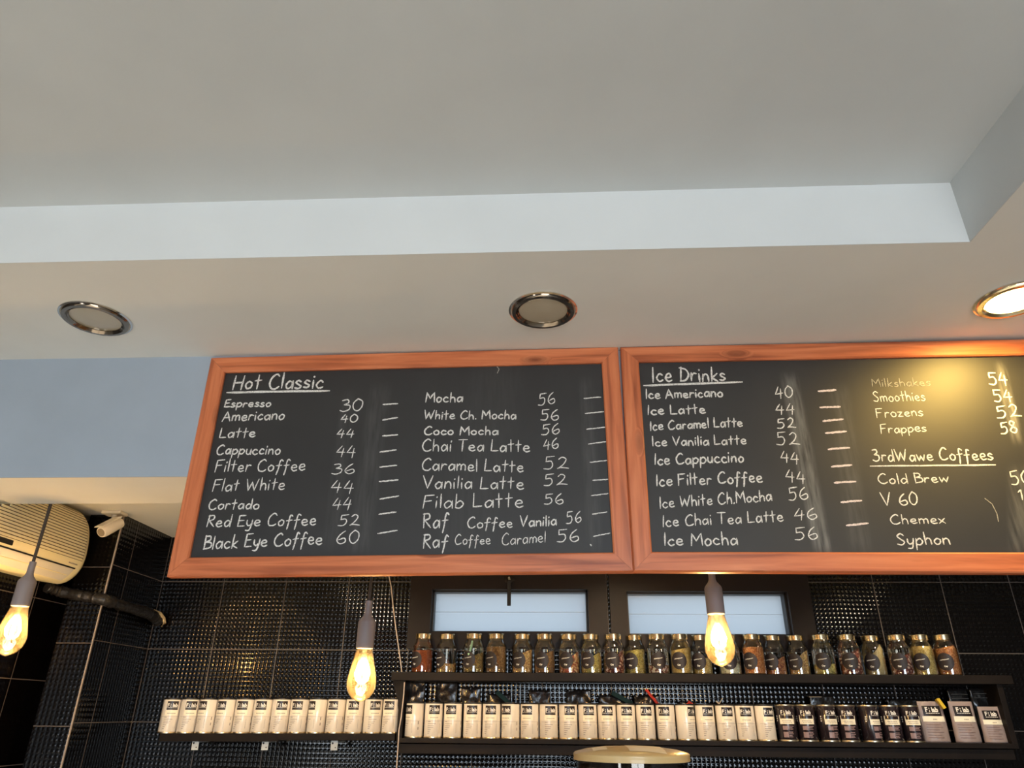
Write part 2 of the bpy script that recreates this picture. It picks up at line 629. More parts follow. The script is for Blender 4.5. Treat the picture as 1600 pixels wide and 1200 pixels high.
def write(mb, text, p0, p1, cap, width, place, rng, jit=.035):
    """hand-write text from p0 to p1 (baseline ends, 2-D metres) with the given cap height"""
    adv = []
    x = 0
    for ch in text:
        if ch == ' ':
            x += .36
            adv.append(None)
            continue
        adv.append(x)
        x += GL[ch][0] + .14
    total = x - .14
    L = max(1e-4, sqrt((p1[0] - p0[0]) ** 2 + (p1[1] - p0[1]) ** 2))
    ex = ((p1[0] - p0[0]) / L, (p1[1] - p0[1]) / L)
    k = L / total
    for ch, a in zip(text, adv):
        if a is None:
            continue
        dy = rng.uniform(-jit, jit) * cap
        sc = cap * rng.uniform(.95, 1.06)
        sl = rng.uniform(-.02, .06)
        for kind, pts in GL[ch][1]:
            q = [(p[0] + rng.uniform(-.015, .015), p[1] + rng.uniform(-.015, .015)) for p in pts]
            path = smooth_path(kind, q)
            out = []
            for (gx, gy) in path:
                X = (a + gx) * k + gy * sl * sc
                Y = gy * sc + dy
                out.append((p0[0] + ex[0] * X, p0[1] + ex[1] * X + Y))
            ws = [width * rng.uniform(.8, 1.15) for _ in out]
            mb.ribbon(out, ws, place)


def font_mesh(text, size, place, mb, bold=.0):
    """built-in sans lettering turned into mesh and laid on a surface; origin = centre of the word"""
    cu = bpy.data.curves.new('lettering', 'FONT')
    cu.body = text
    cu.size = size
    cu.align_x = 'CENTER'
    cu.offset = bold
    cu.resolution_u = 2
    ob = bpy.data.objects.new('lettering', cu)
    COL.objects.link(ob)
    dg = bpy.context.evaluated_depsgraph_get()
    me = bpy.data.meshes.new_from_object(ob.evaluated_get(dg))
    mb.add([place(v.co.x, v.co.y, 0) for v in me.vertices], [tuple(p.vertices) for p in me.polygons])
    bpy.data.objects.remove(ob)
    bpy.data.curves.remove(cu)
    bpy.data.meshes.remove(me)


# ------------------------------------------------------------------ materials
M_CEIL = mat('ceiling_paint', (.78, .79, .76), .75, var=.03, scale=3, bump=.35, bscale=14)
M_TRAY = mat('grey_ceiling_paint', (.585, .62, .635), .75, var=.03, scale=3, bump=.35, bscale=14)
M_WHITE = mat('white_paint', (.78, .84, .89), .7, var=.02, scale=4, bump=.15, bscale=20)
M_FASCIA = mat('blue_grey_paint', (.375, .45, .55), .6, var=.05, scale=4, bump=.2, bscale=9)
M_FLOOR = mat('stone_floor', (.47, .44, .39), .45, var=.2, scale=6)
M_WALL = mat('dark_plaster', (.10, .09, .085), .8, var=.04, scale=3)
M_WOOD = wood_mat('stained_pine', (.80, .275, .12), (.64, .185, .073), (.32, .075, .028))
M_CHALK = chalk_mat('white_chalk', (.40, .40, .39), (.88, .88, .86))
M_CHALK_P = chalk_mat('pinkish_chalk', (.50, .40, .40), (.86, .76, .76))
M_CHALK_F = chalk_mat('faint_chalk', (.20, .20, .17), (.48, .47, .42))
M_FRAME = mat('brown_window_frame', (.013, .008, .0065), .45, spec=.22, var=.15, scale=8)
M_DARKMETAL = mat('dark_metal', (.02, .019, .018), .35, metal=.3)
M_SHELF = mat('dark_brown_shelf', (.010, .0062, .0042), .55, spec=.2, var=.3, scale=12)
M_GOLD = mat('gold_lid', (.92, .78, .50), .22, metal=1)
M_RING = mat('bronze_chrome', (.30, .25, .20), .12, metal=1)
M_CHROME = mat('chrome', (.80, .78, .74), .12, metal=1)
M_CREAM = mat('aged_cream_plastic', (.92, .84, .55), .4)
M_CREAM2 = mat('pale_flap_plastic', (.70, .68, .62), .4)
M_GRILLSHADE = mat('grille_gap_shade', (.10, .065, .035), .6)  # dark brown painted in for the shade in the louvre recesses
M_BLACK = mat('black_plastic', (.012, .011, .011), .4)
M_HOLDER = mat('grey_silicone', (.24, .21, .22), .55)
M_CORD = mat('dark_cord', (.05, .04, .035), .7)
M_CAMWHITE = mat('white_plastic', (.82, .74, .60), .4)
M_TIN = mat('white_tin_print', (.82, .73, .61), .28, coat=.8)
M_TINLOW = mat('mauve_print', (.30, .20, .20), .4)
M_LINE = mat('grey_print', (.30, .24, .20), .5)
M_BAND = mat('cream_print', (.96, .86, .66), .4)
M_LOGO = mat('black_logo_print', (.016, .010, .010), .35)
M_LOGOTXT = mat('white_logo_print', (.90, .84, .76), .4)
M_TINDARK = mat('dark_tin_print', (.020, .013, .016), .22, coat=.5)
M_STEEL = mat('tin_steel', (.72, .62, .45), .3, metal=1)
M_FOIL = mat('black_foil', (.012, .011, .011), .22, bump=.8, bscale=22, coat=.3)
M_KRAFT = mat('mauve_brown_pouch', (.34, .26, .24), .4, bump=.5, bscale=25)
M_CLEAR = thin_glass('clear_film', (.72, .72, .72), gloss=.08, rough=.15)
M_GLASS = thin_glass('jar_glass', (.93, .95, .93), gloss=.15)
M_STICKER = mat('aubergine_sticker', (.012, .007, .009), .5)
M_STICKTXT = mat('white_sticker_print', (.80, .78, .72), .6)
M_BULB = thin_glass('amber_bulb_glass', (1.0, .87, .60), gloss=.05, haze=.035, haze_col=(1, .74, .36))
M_FILAMENT = mat('glowing_filament', (1, .8, .5), .5, emit=(1, .80, .48), estr=60)
M_LITDISC = mat('lit_diffuser', (1, .9, .7), .5, emit=(1, .68, .22), estr=40)
M_FROST = mat('frosted_lamp_glass', (.50, .44, .33), .12, bump=.15, bscale=8, coat=.5)
M_DUCT = mat('black_wrap', (.02, .018, .017), .28, bump=1.0, bscale=60)
M_FOAM = mat('torn_foam', (.55, .40, .20), .8, bump=1, bscale=80, var=.5, scale=60)
M_GREENCLIP = mat('dark_teal_clip', (.006, .030, .034), .6, spec=.15)
M_REDCLIP = mat('red_clip', (.62, .035, .012), .5, spec=.2)
M_YELCLIP = mat('yellow_clip', (.75, .50, .03), .4)
M_CABLE = mat('pale_cable', (.62, .50, .42), .6)
M_BRACKET = mat('white_bracket', (.72, .74, .70), .4)
M_MINT = mat('mint_scoop', (.42, .72, .48), .5)
M_LID = mat('amber_plastic_lid', (.66, .47, .22), .3, coat=.3)
M_TAPE = mat('white_tape', (.80, .70, .55), .5)

# ------------------------------------------------------------------ setting
XL, XRM, YB = -1.979, 3.3, 3.3122
Y_FASC, Y_BEAMBK, Z_BEAM = 2.018, 2.3177, 2.2551
Z_BULK, Z_REC, Y_REC, X_REC = 2.674, 2.8623, 1.4722, 1.0634
Z_NICHE = 2.366
X0, Z0 = -1.83, 2.1545
M_TILE_B = tile_mat('black_dome_tiles_back', 'X', X0, Z0)
M_TILE_S = tile_mat('black_dome_tiles_side', 'Y', YB, Z0)
M_TILE_L = tile_mat('black_dome_tiles_left', 'Y', 2.80, 2.006)
M_TILE_P = tile_mat('black_dome_tiles_pillar', 'X', X0, Z0 - .012)


def panel(name, m, x0, x1, y0, y1, z0, z1):
    b = MB()
    b.box(x0, x1, y0, y1, z0, z1)
    return b.build(name, m, kind='structure')


WIN = [(-.632, .2649, 1.86, 2.19), (.279, 1.172, 1.855, 2.185)]
# back wall with its two window openings
b = MB()
xs = [XL - .2, WIN[0][0] + .02, WIN[0][1] - .02, WIN[1][0] + .02, WIN[1][1] - .02, XRM + .1]
zs = [0, 1.88, 2.17, 3.0]
for i in range(5):
    for j in range(3):
        if j == 1 and i in (1, 3):
            continue
        b.box(xs[i], xs[i + 1], YB, YB + .16, zs[j], zs[j + 1])
b.build('wall_back', M_TILE_B, kind='structure')
XLF = -4.5
panel('floor', M_FLOOR, XLF - .1, XRM + .1, FRONT_Y - .1, YB + .16, -.1, 0)
XLN = -2.06
panel('wall_left', M_TILE_L, XLN - .1, XLN, Y_FASC + .1, YB, 0, 3.0)
panel('wall_left', M_WALL, XLF - .1, XLF, FRONT_Y, Y_FASC, 0, 3.0)
panel('wall_left', M_WALL, XLF - .1, XLN, Y_FASC, Y_FASC + .1, 0, 3.0)
panel('wall_right', M_WALL, XRM, XRM + .1, FRONT_Y, Y_BEAMBK, 0, 3.0)
panel('wall_right', M_TILE_S, XRM, XRM + .1, Y_BEAMBK, YB, 0, 3.0)
# tiled pillar in the back left corner: front face and right-hand face
panel('pillar', M_TILE_S, XL, X0, 2.8955, YB, 0, Z_NICHE)
panel('pillar', M_TILE_P, XL, X0 + .0005, 2.8855, 2.8955, 0, Z_NICHE)
panel('trim_1', mat('pale_corner_profile', (.42, .34, .28), .5), X0 - .0015, X0 + .003, 2.8835, 2.888, 0, Z_NICHE)
# open shopfront wall behind the camera
b = MB()
b.box(XLF - .1, XRM + .1, FRONT_Y - .1, FRONT_Y, 0, .1)
edges = [XLF - .1] + [e for o in OPENINGS for e in o[:2]] + [XRM + .1]
for i in range(0, len(edges), 2):
    b.box(edges[i], edges[i + 1], FRONT_Y - .1, FRONT_Y, .1, 3.0)
for (xa, xb, zh) in OPENINGS:
    b.box(xa, xb, FRONT_Y - .1, FRONT_Y, zh, 3.0)
b.build('wall_front', M_WALL, kind='structure')
# ceiling: recessed tray over the guests, dropped strip over the bar, beam that carries the boards, low ceiling behind it
Y_LIP = -2.2
XLR = -4.0
panel('ceiling', M_TRAY, XLR, X_REC, Y_LIP, Y_REC, Z_REC, Z_REC + .1)
b = MB()
zt_ = Z_REC + .1
xs, ys = [XLF, XLR, X_REC, XRM], [FRONT_Y, Y_LIP, Y_REC, Y_FASC]
v0 = {}
for i, x in enumerate(xs):
    for j, y in enumerate(ys):
        v0[i, j] = len(b.v)
        b.v += [(x, y, Z_BULK), (x, y, zt_)]
for i in range(3):
    for j in range(3):
        if (i, j) == (1, 1):
            continue
        a, c, d, e = v0[i, j], v0[i + 1, j], v0[i + 1, j + 1], v0[i, j + 1]
        b.f += [(a, e, d, c), (a + 1, c + 1, d + 1, e + 1)]
for p, q in [((1, 1), (2, 1)), ((2, 1), (2, 2)), ((2, 2), (1, 2)), ((1, 2), (1, 1))]:
    a, c = v0[p], v0[q]
    b.f.append((a, c, c + 1, a + 1))
for p, q in [((0, 0), (3, 0)), ((3, 0), (3, 3)), ((3, 3), (0, 3)), ((0, 3), (0, 0))]:
    a, c = v0[p], v0[q]
    b.f.append((a, c, c + 1, a + 1))
b.build('ceiling_strip', M_CEIL, kind='structure')
panel('trim_2', M_WHITE, XLR, X_REC + .0, Y_REC - .002, Y_REC, Z_BULK - .0005, Z_REC)
panel('trim_3', M_TRAY, X_REC - .002, X_REC, Y_LIP, Y_REC - .002, Z_BULK - .0005, Z_REC)
panel('beam', M_FASCIA, XL - .08, XRM, Y_FASC, Y_FASC + .004, Z_BEAM, Z_REC + .1)
panel('beam', M_CEIL, XL - .08, XRM, Y_FASC + .004, Y_BEAMBK, Z_BEAM + .0003, Z_REC + .1)
panel('ceiling_niche', M_CEIL, XL - .08, XRM, Y_BEAMBK, YB, Z_NICHE, Z_NICHE + .1)


# ------------------------------------------------------------------ windows
def frosted(name):
    m, nt, n, l, p = new_mat(name)
    n.remove(p)
    tl = n.new('ShaderNodeBsdfTranslucent')
    tl.inputs[0].default_value = (.310, .319, .325, 1)
    gl = n.new('ShaderNodeBsdfGlossy')
    gl.inputs['Roughness'].default_value = .08
    mx = n.new('ShaderNodeMixShader')
    mx.inputs[0].default_value = .05
    l.new(tl.outputs[0], mx.inputs[1])
    l.new(gl.outputs[0], mx.inputs[2])
    l.new(mx.outputs[0], n['Material Output'].inputs[0])
    return m


M_FROSTPANE = frosted('frosted_pane')
PANES = [(-.5315, .181, 1.930, 2.1155), (.356, 1.073, 1.922, 2.108)]
for wi, ((a0, a1, c0, c1), (p0, p1, q0, q1)) in enumerate(zip(WIN, PANES)):
    root = bpy.data.objects.new('window_%d' % (wi + 1), None)
    COL.objects.link(root)
    root.location = ((a0 + a1) / 2, YB, c0)
    root['kind'] = 'structure'
    ox, oz = (a0 + a1) / 2, c0
    b = MB()
    yF, yB_ = -.035, .09
    for (x0, x1, z0, z1) in [(a0, p0, c0, c1), (p1, a1, c0, c1), (p0, p1, c0, q0), (p0, p1, q1, c1)]:
        b.box(x0 - ox, x1 - ox, yF, yB_, z0 - oz, z1 - oz)
    b.build('window_frame', M_FRAME, root)
    b = MB()                                   # thin sash step inside the frame with dark gasket
    t = .008
    for (x0, x1, z0, z1) in [(p0, p0 + t, q0, q1), (p1 - t, p1, q0, q1), (p0, p1, q0, q0 + t), (p0, p1, q1 - t, q1)]:
        b.box(x0 - ox, x1 - ox, .0, .05, z0 - oz, z1 - oz)
    b.build('window_gasket', M_BLACK, root)
    b = MB()
    b.box(p0 - ox, p1 - ox, .05, .056, q0 - oz, q1 - oz)
    b.build('window_pane', M_FROSTPANE, root)
    b = MB()
    zl = q0 + (q1 - q0) * .52
    b.box(p0 - ox + t, p1 - ox - t, .0493, .0499, zl - oz - .0007, zl - oz + .0007)
    b.build('film_seam', mat('film_seam', (.30, .33, .36), .6), root)
    if wi == 0:
        h = MB()
        hp = aty(796, 905, YB - .04)
        hx, hz = hp.x - ox, hp.z - oz
        h.lathe([(0, 0), (.021, 0), (.021, .004), (.016, .007), (0, .007)], 20)
        h.v = [(v[0] * 1.25 + hx, yF - v[2], v[1] * .8 + hz) for v in h.v]
        h.build('handle_plate', M_FRAME, root, smooth=True)
        h = MB()
        h.tube([(hx, yF - .006, hz), (hx, yF - .028, hz), (hx + .001, yF - .034, hz - .012)], .008, 10)
        h.build('handle_neck', M_CHROME, root, smooth=True)
        h = MB()
        h.box(hx - .008, hx + .009, yF - .040, yF - .030, hz - .122, hz - .010)
        h.build('handle', M_BLACK, root, bevel=.003)

# ------------------------------------------------------------------ menu boards
RAIL = .055
random.seed(4)


def rail_mesh(parent, quad, name='frame_rail', seed=0):
    """mitred frame rail: quad = outer a, outer b, inner b, inner a in board x,z; front edge chamfered"""
    b = MB()
    oa, ob, ib, ia = [Vector(q) for q in quad]
    y0, y1, ch = 0, .03, .004
    def lerp(p, q, t): return p + (q - p) * t
    w = (ia - oa).length
    prof = [(0, y1), (0, y0 + ch), (ch / RAIL, y0), (1 - ch / RAIL, y0), (1, y0 + ch), (1, .016), (1, y1)]
    A = [lerp(oa, ia, t) for t, _ in prof]
    B = [lerp(ob, ib, t) for t, _ in prof]
    n = len(prof)
    NS = 1
    b.add([(A[i].x, prof[i][1], A[i].y) for i in range(n)] + [(B[i].x, prof[i][1], B[i].y) for i in range(n)],
          [(i, i + 1, n + i + 1, n + i) for i in range(n - 1)] + [(n - 1, 0, n, 2 * n - 1), tuple(range(n)), tuple(range(n, 2 * n))[::-1]])
    o = b.build(name, M_WOOD, parent)
    d = (ob - oa).normalized()
    me = o.data
    ul = me.uv_layers.new(name='UVMap')
    nrm = Vector((-d.y, d.x))
    for lp in me.loops:
        v = me.vertices[lp.vertex_index].co
        q = Vector((v.x, v.z)) - oa
        ul.data[lp.index].uv = (q.dot(d) + seed * 3.7, q.dot(nrm) + v.y * .8 + seed * .53)
    return o


class Board:
    def __init__(s, origin_tl, yaw, roll, lean, W, H, name, label):
        U = Vector((cos(yaw) * cos(roll), sin(yaw) * cos(roll), sin(roll)))
        n = Vector((sin(yaw), -cos(yaw), 0))
        V = Vector((0, 0, 1)) * cos(lean) + n * sin(lean)
        V = (V - U * V.dot(U)).normalized()
        N = U.cross(V)          # points to the guests
        s.U, s.V, s.N, s.W, s.H = U, V, N, W, H
        s.O = Vector(origin_tl) - V * H
        s.root = bpy.data.objects.new(name, None)
        COL.objects.link(s.root)
        Rm = Matrix(((U.x, -N.x, V.x), (U.y, -N.y, V.y), (U.z, -N.z, V.z)))
        s.root.rotation_euler = Rm.to_euler()
        s.root.location = s.O
        tag(s.root, label, 'menu board', 'chalkboard menus')
        s.rng = random.Random(hash(W) % 1000)

    def px(s, u, v, depth=.012):
        P0 = s.O - s.N * depth
        d = ray(u, v)
        t = (P0 - EYE).dot(s.N) / d.dot(s.N)
        q = EYE + d * t - s.O
        return (q.dot(s.U), q.dot(s.V))

    def frame(s, seed):
        W, H, r = s.W, s.H, RAIL
        g = .0006
        rail_mesh(s.root, [(0, H), (W, H), (W - r, H - r), (r, H - r)], seed=seed)
        rail_mesh(s.root, [(0, 0), (W, 0), (W - r, r), (r, r)], seed=seed + 1)
        rail_mesh(s.root, [(0, g), (0, H - g), (r, H - r - g), (r, r + g)], seed=seed + 2)
        rail_mesh(s.root, [(W, g), (W, H - g), (W - r, H - r - g), (W - r, r + g)], seed=seed + 3)

    def place(s, x, y, lift):
        return (x, .012 - lift - .0002, y)

    def text(s, t, x0, y0, x1, y1, cap, w=2.1, m=None):
        a, c = s.px(x0, y0), s.px(x1, y1)
        k = s.px(x0, y0 - cap)
        up = k[1] - a[1]
        wid = w / cap * up
        # each word is a part of its own
        words, pos, tot = t.split(' '), 0, 0
        wl_ = [sum(GL[ch][0] + .14 for ch in wd) for wd in words]
        tot = sum(wl_) + .36 * (len(words) - 1) - .14
        for wd, L in zip(words, wl_):
            f0, f1 = pos / tot, (pos + L - .14) / tot
            pos += L + .36
            P = [(a[0] + (c[0] - a[0]) * f, a[1] + (c[1] - a[1]) * f) for f in (f0, f1)]
            b = MB()
            write(b, wd, P[0], P[1], up, wid, s.place, s.rng)
            b.build('chalk_word', m or M_CHALK, s.root)

    def dash(s, x0, y0, x1, y1, w=2.0, m=None, name='chalk_dash'):
        a, c = s.px(x0, y0), s.px(x1, y1)
        k = s.px(x0, y0 - 10)
        wid = w / 10 * (k[1] - a[1])
        n = 12
        b = MB()
        pts = [(a[0] + (c[0] - a[0]) * i / n, a[1] + (c[1] - a[1]) * i / n + s.rng.uniform(-.0005, .0005)) for i in range(n + 1)]
        b.ribbon(pts, [wid * s.rng.uniform(.8, 1.15) for _ in pts], s.place)
        b.build(name, m or M_CHALK, s.root)


LB_W = 1.3433
tr = Vector((.2355, 1.991, 2.6735))
ul_ = Vector((cos(-.0072) * cos(.0089), sin(-.0072) * cos(.0089), sin(.0089)))
LB = Board(tr - ul_ * LB_W, -.0072, .0089, .0087, LB_W, .7117, 'menu_board',
           'framed chalkboard headed Hot Classic, hung left of the seam')
RB = Board(Vector((.2440, 1.991, 2.673)), -.0237, -.0077, -.0038, 1.36, .7118, 'menu_board',
           'framed chalkboard headed Ice Drinks, lit by the glowing downlight')
LB.frame(0)
RB.frame(7)


def bpx(B, x0, y0, x1, y1, w, k):
    a, c = B.px(x0, y0), B.px(x1, y1)
    return (a[0], a[1], c[0], c[1], w, k)


for B, bands, nm in ((LB, [bpx(LB, 595, 600, 560, 865, .045, .16), bpx(LB, 545, 610, 515, 860, .03, .10),
                           bpx(LB, 915, 590, 930, 860, .03, .16), bpx(LB, 780, 570, 720, 860, .12, .05)], 'slate_left'),
                     (RB, [bpx(RB, 1232, 585, 1287, 868, .034, .75), bpx(RB, 1310, 600, 1345, 865, .04, .18),
                           bpx(RB, 1562, 568, 1590, 690, .022, .8), bpx(RB, 1597, 730, 1600, 868, .05, .35)], 'slate_right')):
    b = MB()
    b.box(RAIL - .006, B.W - RAIL + .006, .012, .024, RAIL - .006, B.H - RAIL + .006)
    b.build('slate_panel', slate_mat(nm, bands), B.root)


def A_(o, lst): return [(o[0] + x / 4, o[1] + y / 4) for x, y in lst]


LT = [('Hot Classic', 363.5, 608, 504, 606, 22, 2.6), ('Espresso', 350, 636.3, 422.5, 635, 12, 2.1), ('Americano', 347, 658, 443.5, 655, 15, 2.1),
      ('Latte', 342.5, 684.5, 398, 683, 15, 2.1), ('Cappuccino', 337.5, 710, 437, 709.5, 15, 2.1), ('Filter Coffee', 336, 737, 476, 735, 18, 2),
      ('Flat White', 332, 767.5, 444, 765, 18, 2), ('Cortado', 325, 796, 404, 795, 15, 2.1), ('Red Eye Coffee', 322.5, 823.5, 493, 820.5, 18, 2.1),
      ('Black Eye Coffee', 317.5, 858, 502.5, 850, 20, 2.3),
      ('30', 531, 643.5, 566, 641, 18, 1.7), ('40', 532, 660.5, 558, 659.5, 12, 1.7), ('44', 526, 684, 552.5, 684, 14, 1.7),
      ('44', 525, 713, 554.5, 716, 17, 1.7), ('36', 518, 741, 553, 740, 15, 1.6), ('44', 517, 769, 551, 771, 19, 1.7), ('44', 519.5, 797, 547.5, 797, 19, 1.7),
      ('52', 528.5, 822, 561, 820, 17, 1.7), ('60', 525, 850.5, 560, 849, 20, 1.8),
      ('Mocha', 664.5, 628.5, 722.5, 627.5, 15, 2.1), ('White Ch. Mocha', 662.5, 655, 806, 654.5, 13, 2), ('Coco Mocha', 662.5, 679.5, 778, 679, 13, 2.2),
      ('Chai Tea Latte', 659.5, 704.5, 827.5, 706, 18, 2), ('Caramel Latte', 659, 734, 817.5, 737.5, 18, 2), ('Vanilia Latte', 661, 762.5, 818, 764.5, 19, 2.1),
      ('Filab Latte', 661, 794, 817, 792, 21, 2.1), ('Raf', 661, 825, 699.5, 824, 23, 2.3), ('Coffee', 730, 824.5, 800.5, 824, 16, 2), ('Vanilia', 812.5, 823, 869.5, 820.5, 16, 2.3),
      ('Raf', 660.5, 856, 699, 856, 22, 2.4), ('Coffee', 710.5, 851, 766, 850.5, 15, 1.6), ('Caramel', 784, 852, 852.5, 847, 17, 1.5),
      ('56', 841, 634, 867, 631, 18, 1.6), ('56', 845, 657, 872.5, 656, 16, 1.7), ('56', 846, 680, 874, 677, 16, 1.7), ('46', 849.5, 703.5, 872.5, 700.5, 16, 1.7),
      ('52', 849.5, 733.5, 887.5, 732, 19, 1.6), ('52', 850, 760, 885.5, 757.5, 17, 1.6), ('56', 850.5, 788, 880, 787.5, 16, 1.7), ('56', 885, 818, 908, 816, 18, 1.7),
      ('56', 871, 847.5, 904, 847, 20, 1.8)]
for r in LT:
    LB.text(*r)
LB.dash(355, 613.5, 514.5, 610.5, 3.2, name='chalk_underline')
for (p, q) in [((1395, 408), (1485, 403)), ((1392, 505), (1485, 490)), ((1392, 605), (1485, 598)), ((1375, 705), (1475, 692)), ((1375, 800), (1478, 788)),
               ((1372, 890), (1487, 880)), ((1375, 1000), (1490, 980)), ((1368, 1095), (1475, 1080)), ((1362, 1215), (1482, 1195))]:
    LB.dash(250 + p[0] / 4, 530 + p[1] / 4, 250 + q[0] / 4, 530 + q[1] / 4, 2.2)
for (p, q) in [((1170, 370), (1275, 362)), ((1178, 465), (1292, 453)), ((1187, 563), (1300, 550)), ((1198, 655), (1310, 640)), ((1208, 770), (1313, 758)),
               ((1225, 883), (1320, 876)), ((1217, 978), (1320, 965)), ((1222, 1093), (1312, 1080)), ((1230, 1232), (1332, 1212))]:
    LB.dash(620 + p[0] / 4, 530 + p[1] / 4, 620 + q[0] / 4, 530 + q[1] / 4, 1.7)
LB.dash(776, 572, 780, 577, 1.0, M_CHALK_F, 'chalk_scratch')
LB.dash(780, 577, 777, 583, 1.0, M_CHALK_F, 'chalk_scratch')
LB.dash(922.5, 851, 924, 852.5, 2.2, M_CHALK, 'chalk_dot')
RT = [('Ice Drinks', 1020, 596, 1134, 595, 22, 2.5), ('Ice Americano', 1009.5, 623, 1129, 619.5, 14, 2.3), ('Ice Latte', 1012.5, 648, 1102, 646, 14, 2.3),
      ('Ice Caramel Latte', 1016, 672.5, 1160, 666, 14, 2.2), ('Ice Vanilia Latte', 1019.5, 697, 1166, 694, 14, 2.2), ('Ice Cappuccino', 1023, 726, 1162, 722, 17, 2.3),
      ('Ice Filter Coffee', 1026, 759.5, 1191, 753, 18, 2.3), ('Ice White Ch.Mocha', 1031, 794, 1206, 782.5, 17, 2.1), ('Ice Chai Tea Latte', 1035.5, 823, 1224, 814, 17, 2.1),
      ('Ice Mocha', 1038, 852.5, 1152.5, 851, 19, 2.4),
      ('40', 1212.5, 623.5, 1239.5, 620, 18, 1.7), ('44', 1212.5, 647.5, 1242, 648, 16, 1.7), ('52', 1215, 669.5, 1243, 668, 15, 1.8), ('52', 1214, 695.5, 1249, 694.5, 20, 1.7),
      ('44', 1221, 722, 1249, 725, 17, 1.7), ('44', 1229, 753, 1259, 756, 19, 1.7), ('56', 1232.5, 782.5, 1263, 780, 19, 1.8), ('46', 1242.5, 813.5, 1277, 811, 18, 1.7),
      ('56', 1242.5, 844, 1278, 843, 19, 1.8),
      ('Smoothies', 1365.5, 628, 1446, 625.5, 15, 1.5), ('Frozens', 1370.5, 652.5, 1442.5, 649.5, 14, 1.5), ('Frappes', 1377, 677.5, 1447.5, 674, 14, 1.6),
      ('3rdWawe Coffees', 1364.5, 721, 1552, 718, 18, 2), ('Cold Brew', 1373, 756, 1482.5, 753, 15, 1.8), ('V 60', 1379, 790, 1435, 789, 19, 2),
      ('Chemex', 1392, 818.5, 1477.5, 817.5, 14, 1.8), ('Syphon', 1402, 852, 1484.5, 850, 18, 2.1),
      ('54', 1546, 601, 1576, 602, 19, 2), ('54', 1554, 627.5, 1583, 628.5, 18, 2), ('52', 1559, 654, 1595, 650, 18, 2), ('58', 1565, 679, 1590.5, 676, 18, 2.1),
      ('50', 1581, 757.5, 1612, 756, 20, 2), ('1', 1594, 781, 1600, 781, 16, 2)]
for r in RT:
    RB.text(*r)
RB.text('Milkshakes', 1363, 604.5, 1454.5, 602.5, 12, 1.2, M_CHALK_F)
RB.dash(1006, 602.5, 1159.5, 597, 3, name='chalk_underline')
RB.dash(1360, 728.5, 1555, 726.5, 2.4, name='chalk_underline')
for (p, q) in [((1275, 325), (1382, 318)), ((1287, 427), (1408, 422)), ((1305, 512), (1428, 500)), ((1320, 587), (1448, 577)), ((1338, 688), (1467, 678)),
               ((1357, 797), (1480, 787)), ((1375, 897), (1507, 890)), ((1417, 1020), (1543, 1008)), ((1452, 1165), (1585, 1150))]:
    RB.dash(960 + p[0] / 4, 530 + p[1] / 4, 960 + q[0] / 4, 530 + q[1] / 4, 3.1, M_CHALK_P)
for (p, q) in [((1355, 395), (1400, 430)), ((1400, 430), (1430, 490)), ((1430, 490), (1440, 540))]:
    RB.dash(1200 + p[0] / 4, 680 + p[1] / 4, 1200 + q[0] / 4, 680 + q[1] / 4, 1.2, M_CHALK_F, name='chalk_scratch')

# ------------------------------------------------------------------ recessed downlights
DLR = .0955


def downlight(px, py, label, lit):
    p = atz(px, py, Z_BULK)
    root = empty('downlight', p, label, 'ceiling light', 'downlights in the dropped ceiling strip')
    R = DLR
    b = MB()
    b.lathe([(R * .74, .004), (R * .74, -.006), (R * .78, -.010), (R * .80, -.008), (R * .84, -.0125), (R * .95, -.0115), (R, -.006), (R * 1.005, 0), (R * .9, .002)], 56, close=True)
    b.build('trim_ring', M_RING if not lit else M_GOLD, root, smooth=True)
    b = MB()
    b.lathe([(R * 1.0, -.0002), (R * 1.05, -.0002), (R * 1.055, -.0035), (R * 1.0, -.0055)], 56, close=True)
    b.build('outer_rim', M_CHROME, root, smooth=True)
    b = MB()
    b.lathe([(0, -.007), (R * .45, -.0062), (R * .745, -.003), (R * .745, .003), (0, .003)], 48)
    b.build('diffuser', M_LITDISC if lit else M_FROST, root, smooth=True)
    return p


downlight(150, 497, 'unlit round downlight at the left end of the ceiling strip', False)
downlight(848.5, 484, 'unlit round downlight above the seam between the two menu boards', False)
pl = downlight(1584, 467, 'glowing warm downlight above the Ice Drinks board', True)
sd = bpy.data.lights.new('downlight_beam', 'AREA')
sd.energy = SPOT_W
sd.color = (1, .63, .14)
sd.shape = 'DISK'
sd.size = .13
so = bpy.data.objects.new('downlight_beam', sd)
COL.objects.link(so)
so.location = pl + Vector((0, 0, -.014))

# small recessed spots in the low ceiling behind the boards, lighting shelves and tiles
for x, where in ((-.95, 'above the short left shelf'), (.35, 'above the middle of the jar shelf'), (1.6, 'above the right end of the jar shelf')):
    p = Vector((x, 2.62, Z_NICHE))
    root = empty('shelf_spotlight', p, 'small recessed spotlight behind the boards, ' + where, 'ceiling light', 'spotlights behind the boards')
    b = MB()
    b.lathe([(.030, .003), (.030, -.004), (.036, -.008), (.046, -.006), (.048, 0), (.04, .003)], 32, close=True)
    b.build('trim_ring', M_CHROME, root, smooth=True)
    b = MB()
    b.lathe([(0, -.003), (.031, -.001), (.031, .003), (0, .003)], 28)
    b.build('diffuser', M_LITDISC, root, smooth=True)
    ld = bpy.data.lights.new('shelf_spot_beam', 'SPOT')
    ld.energy = NICHE_W
    ld.color = (1, .80, .52)
    ld.spot_size = math.radians(115)
    ld.spot_blend = .6
    ld.shadow_soft_size = .03
    lo = bpy.data.objects.new('shelf_spot_beam', ld)
    COL.objects.link(lo)
    lo.location = p + Vector((0, 0, -.02))
    lo.rotation_euler = (math.radians(18), 0, 0)

# ------------------------------------------------------------------ pendant bulbs
Y_PEND = 2.34


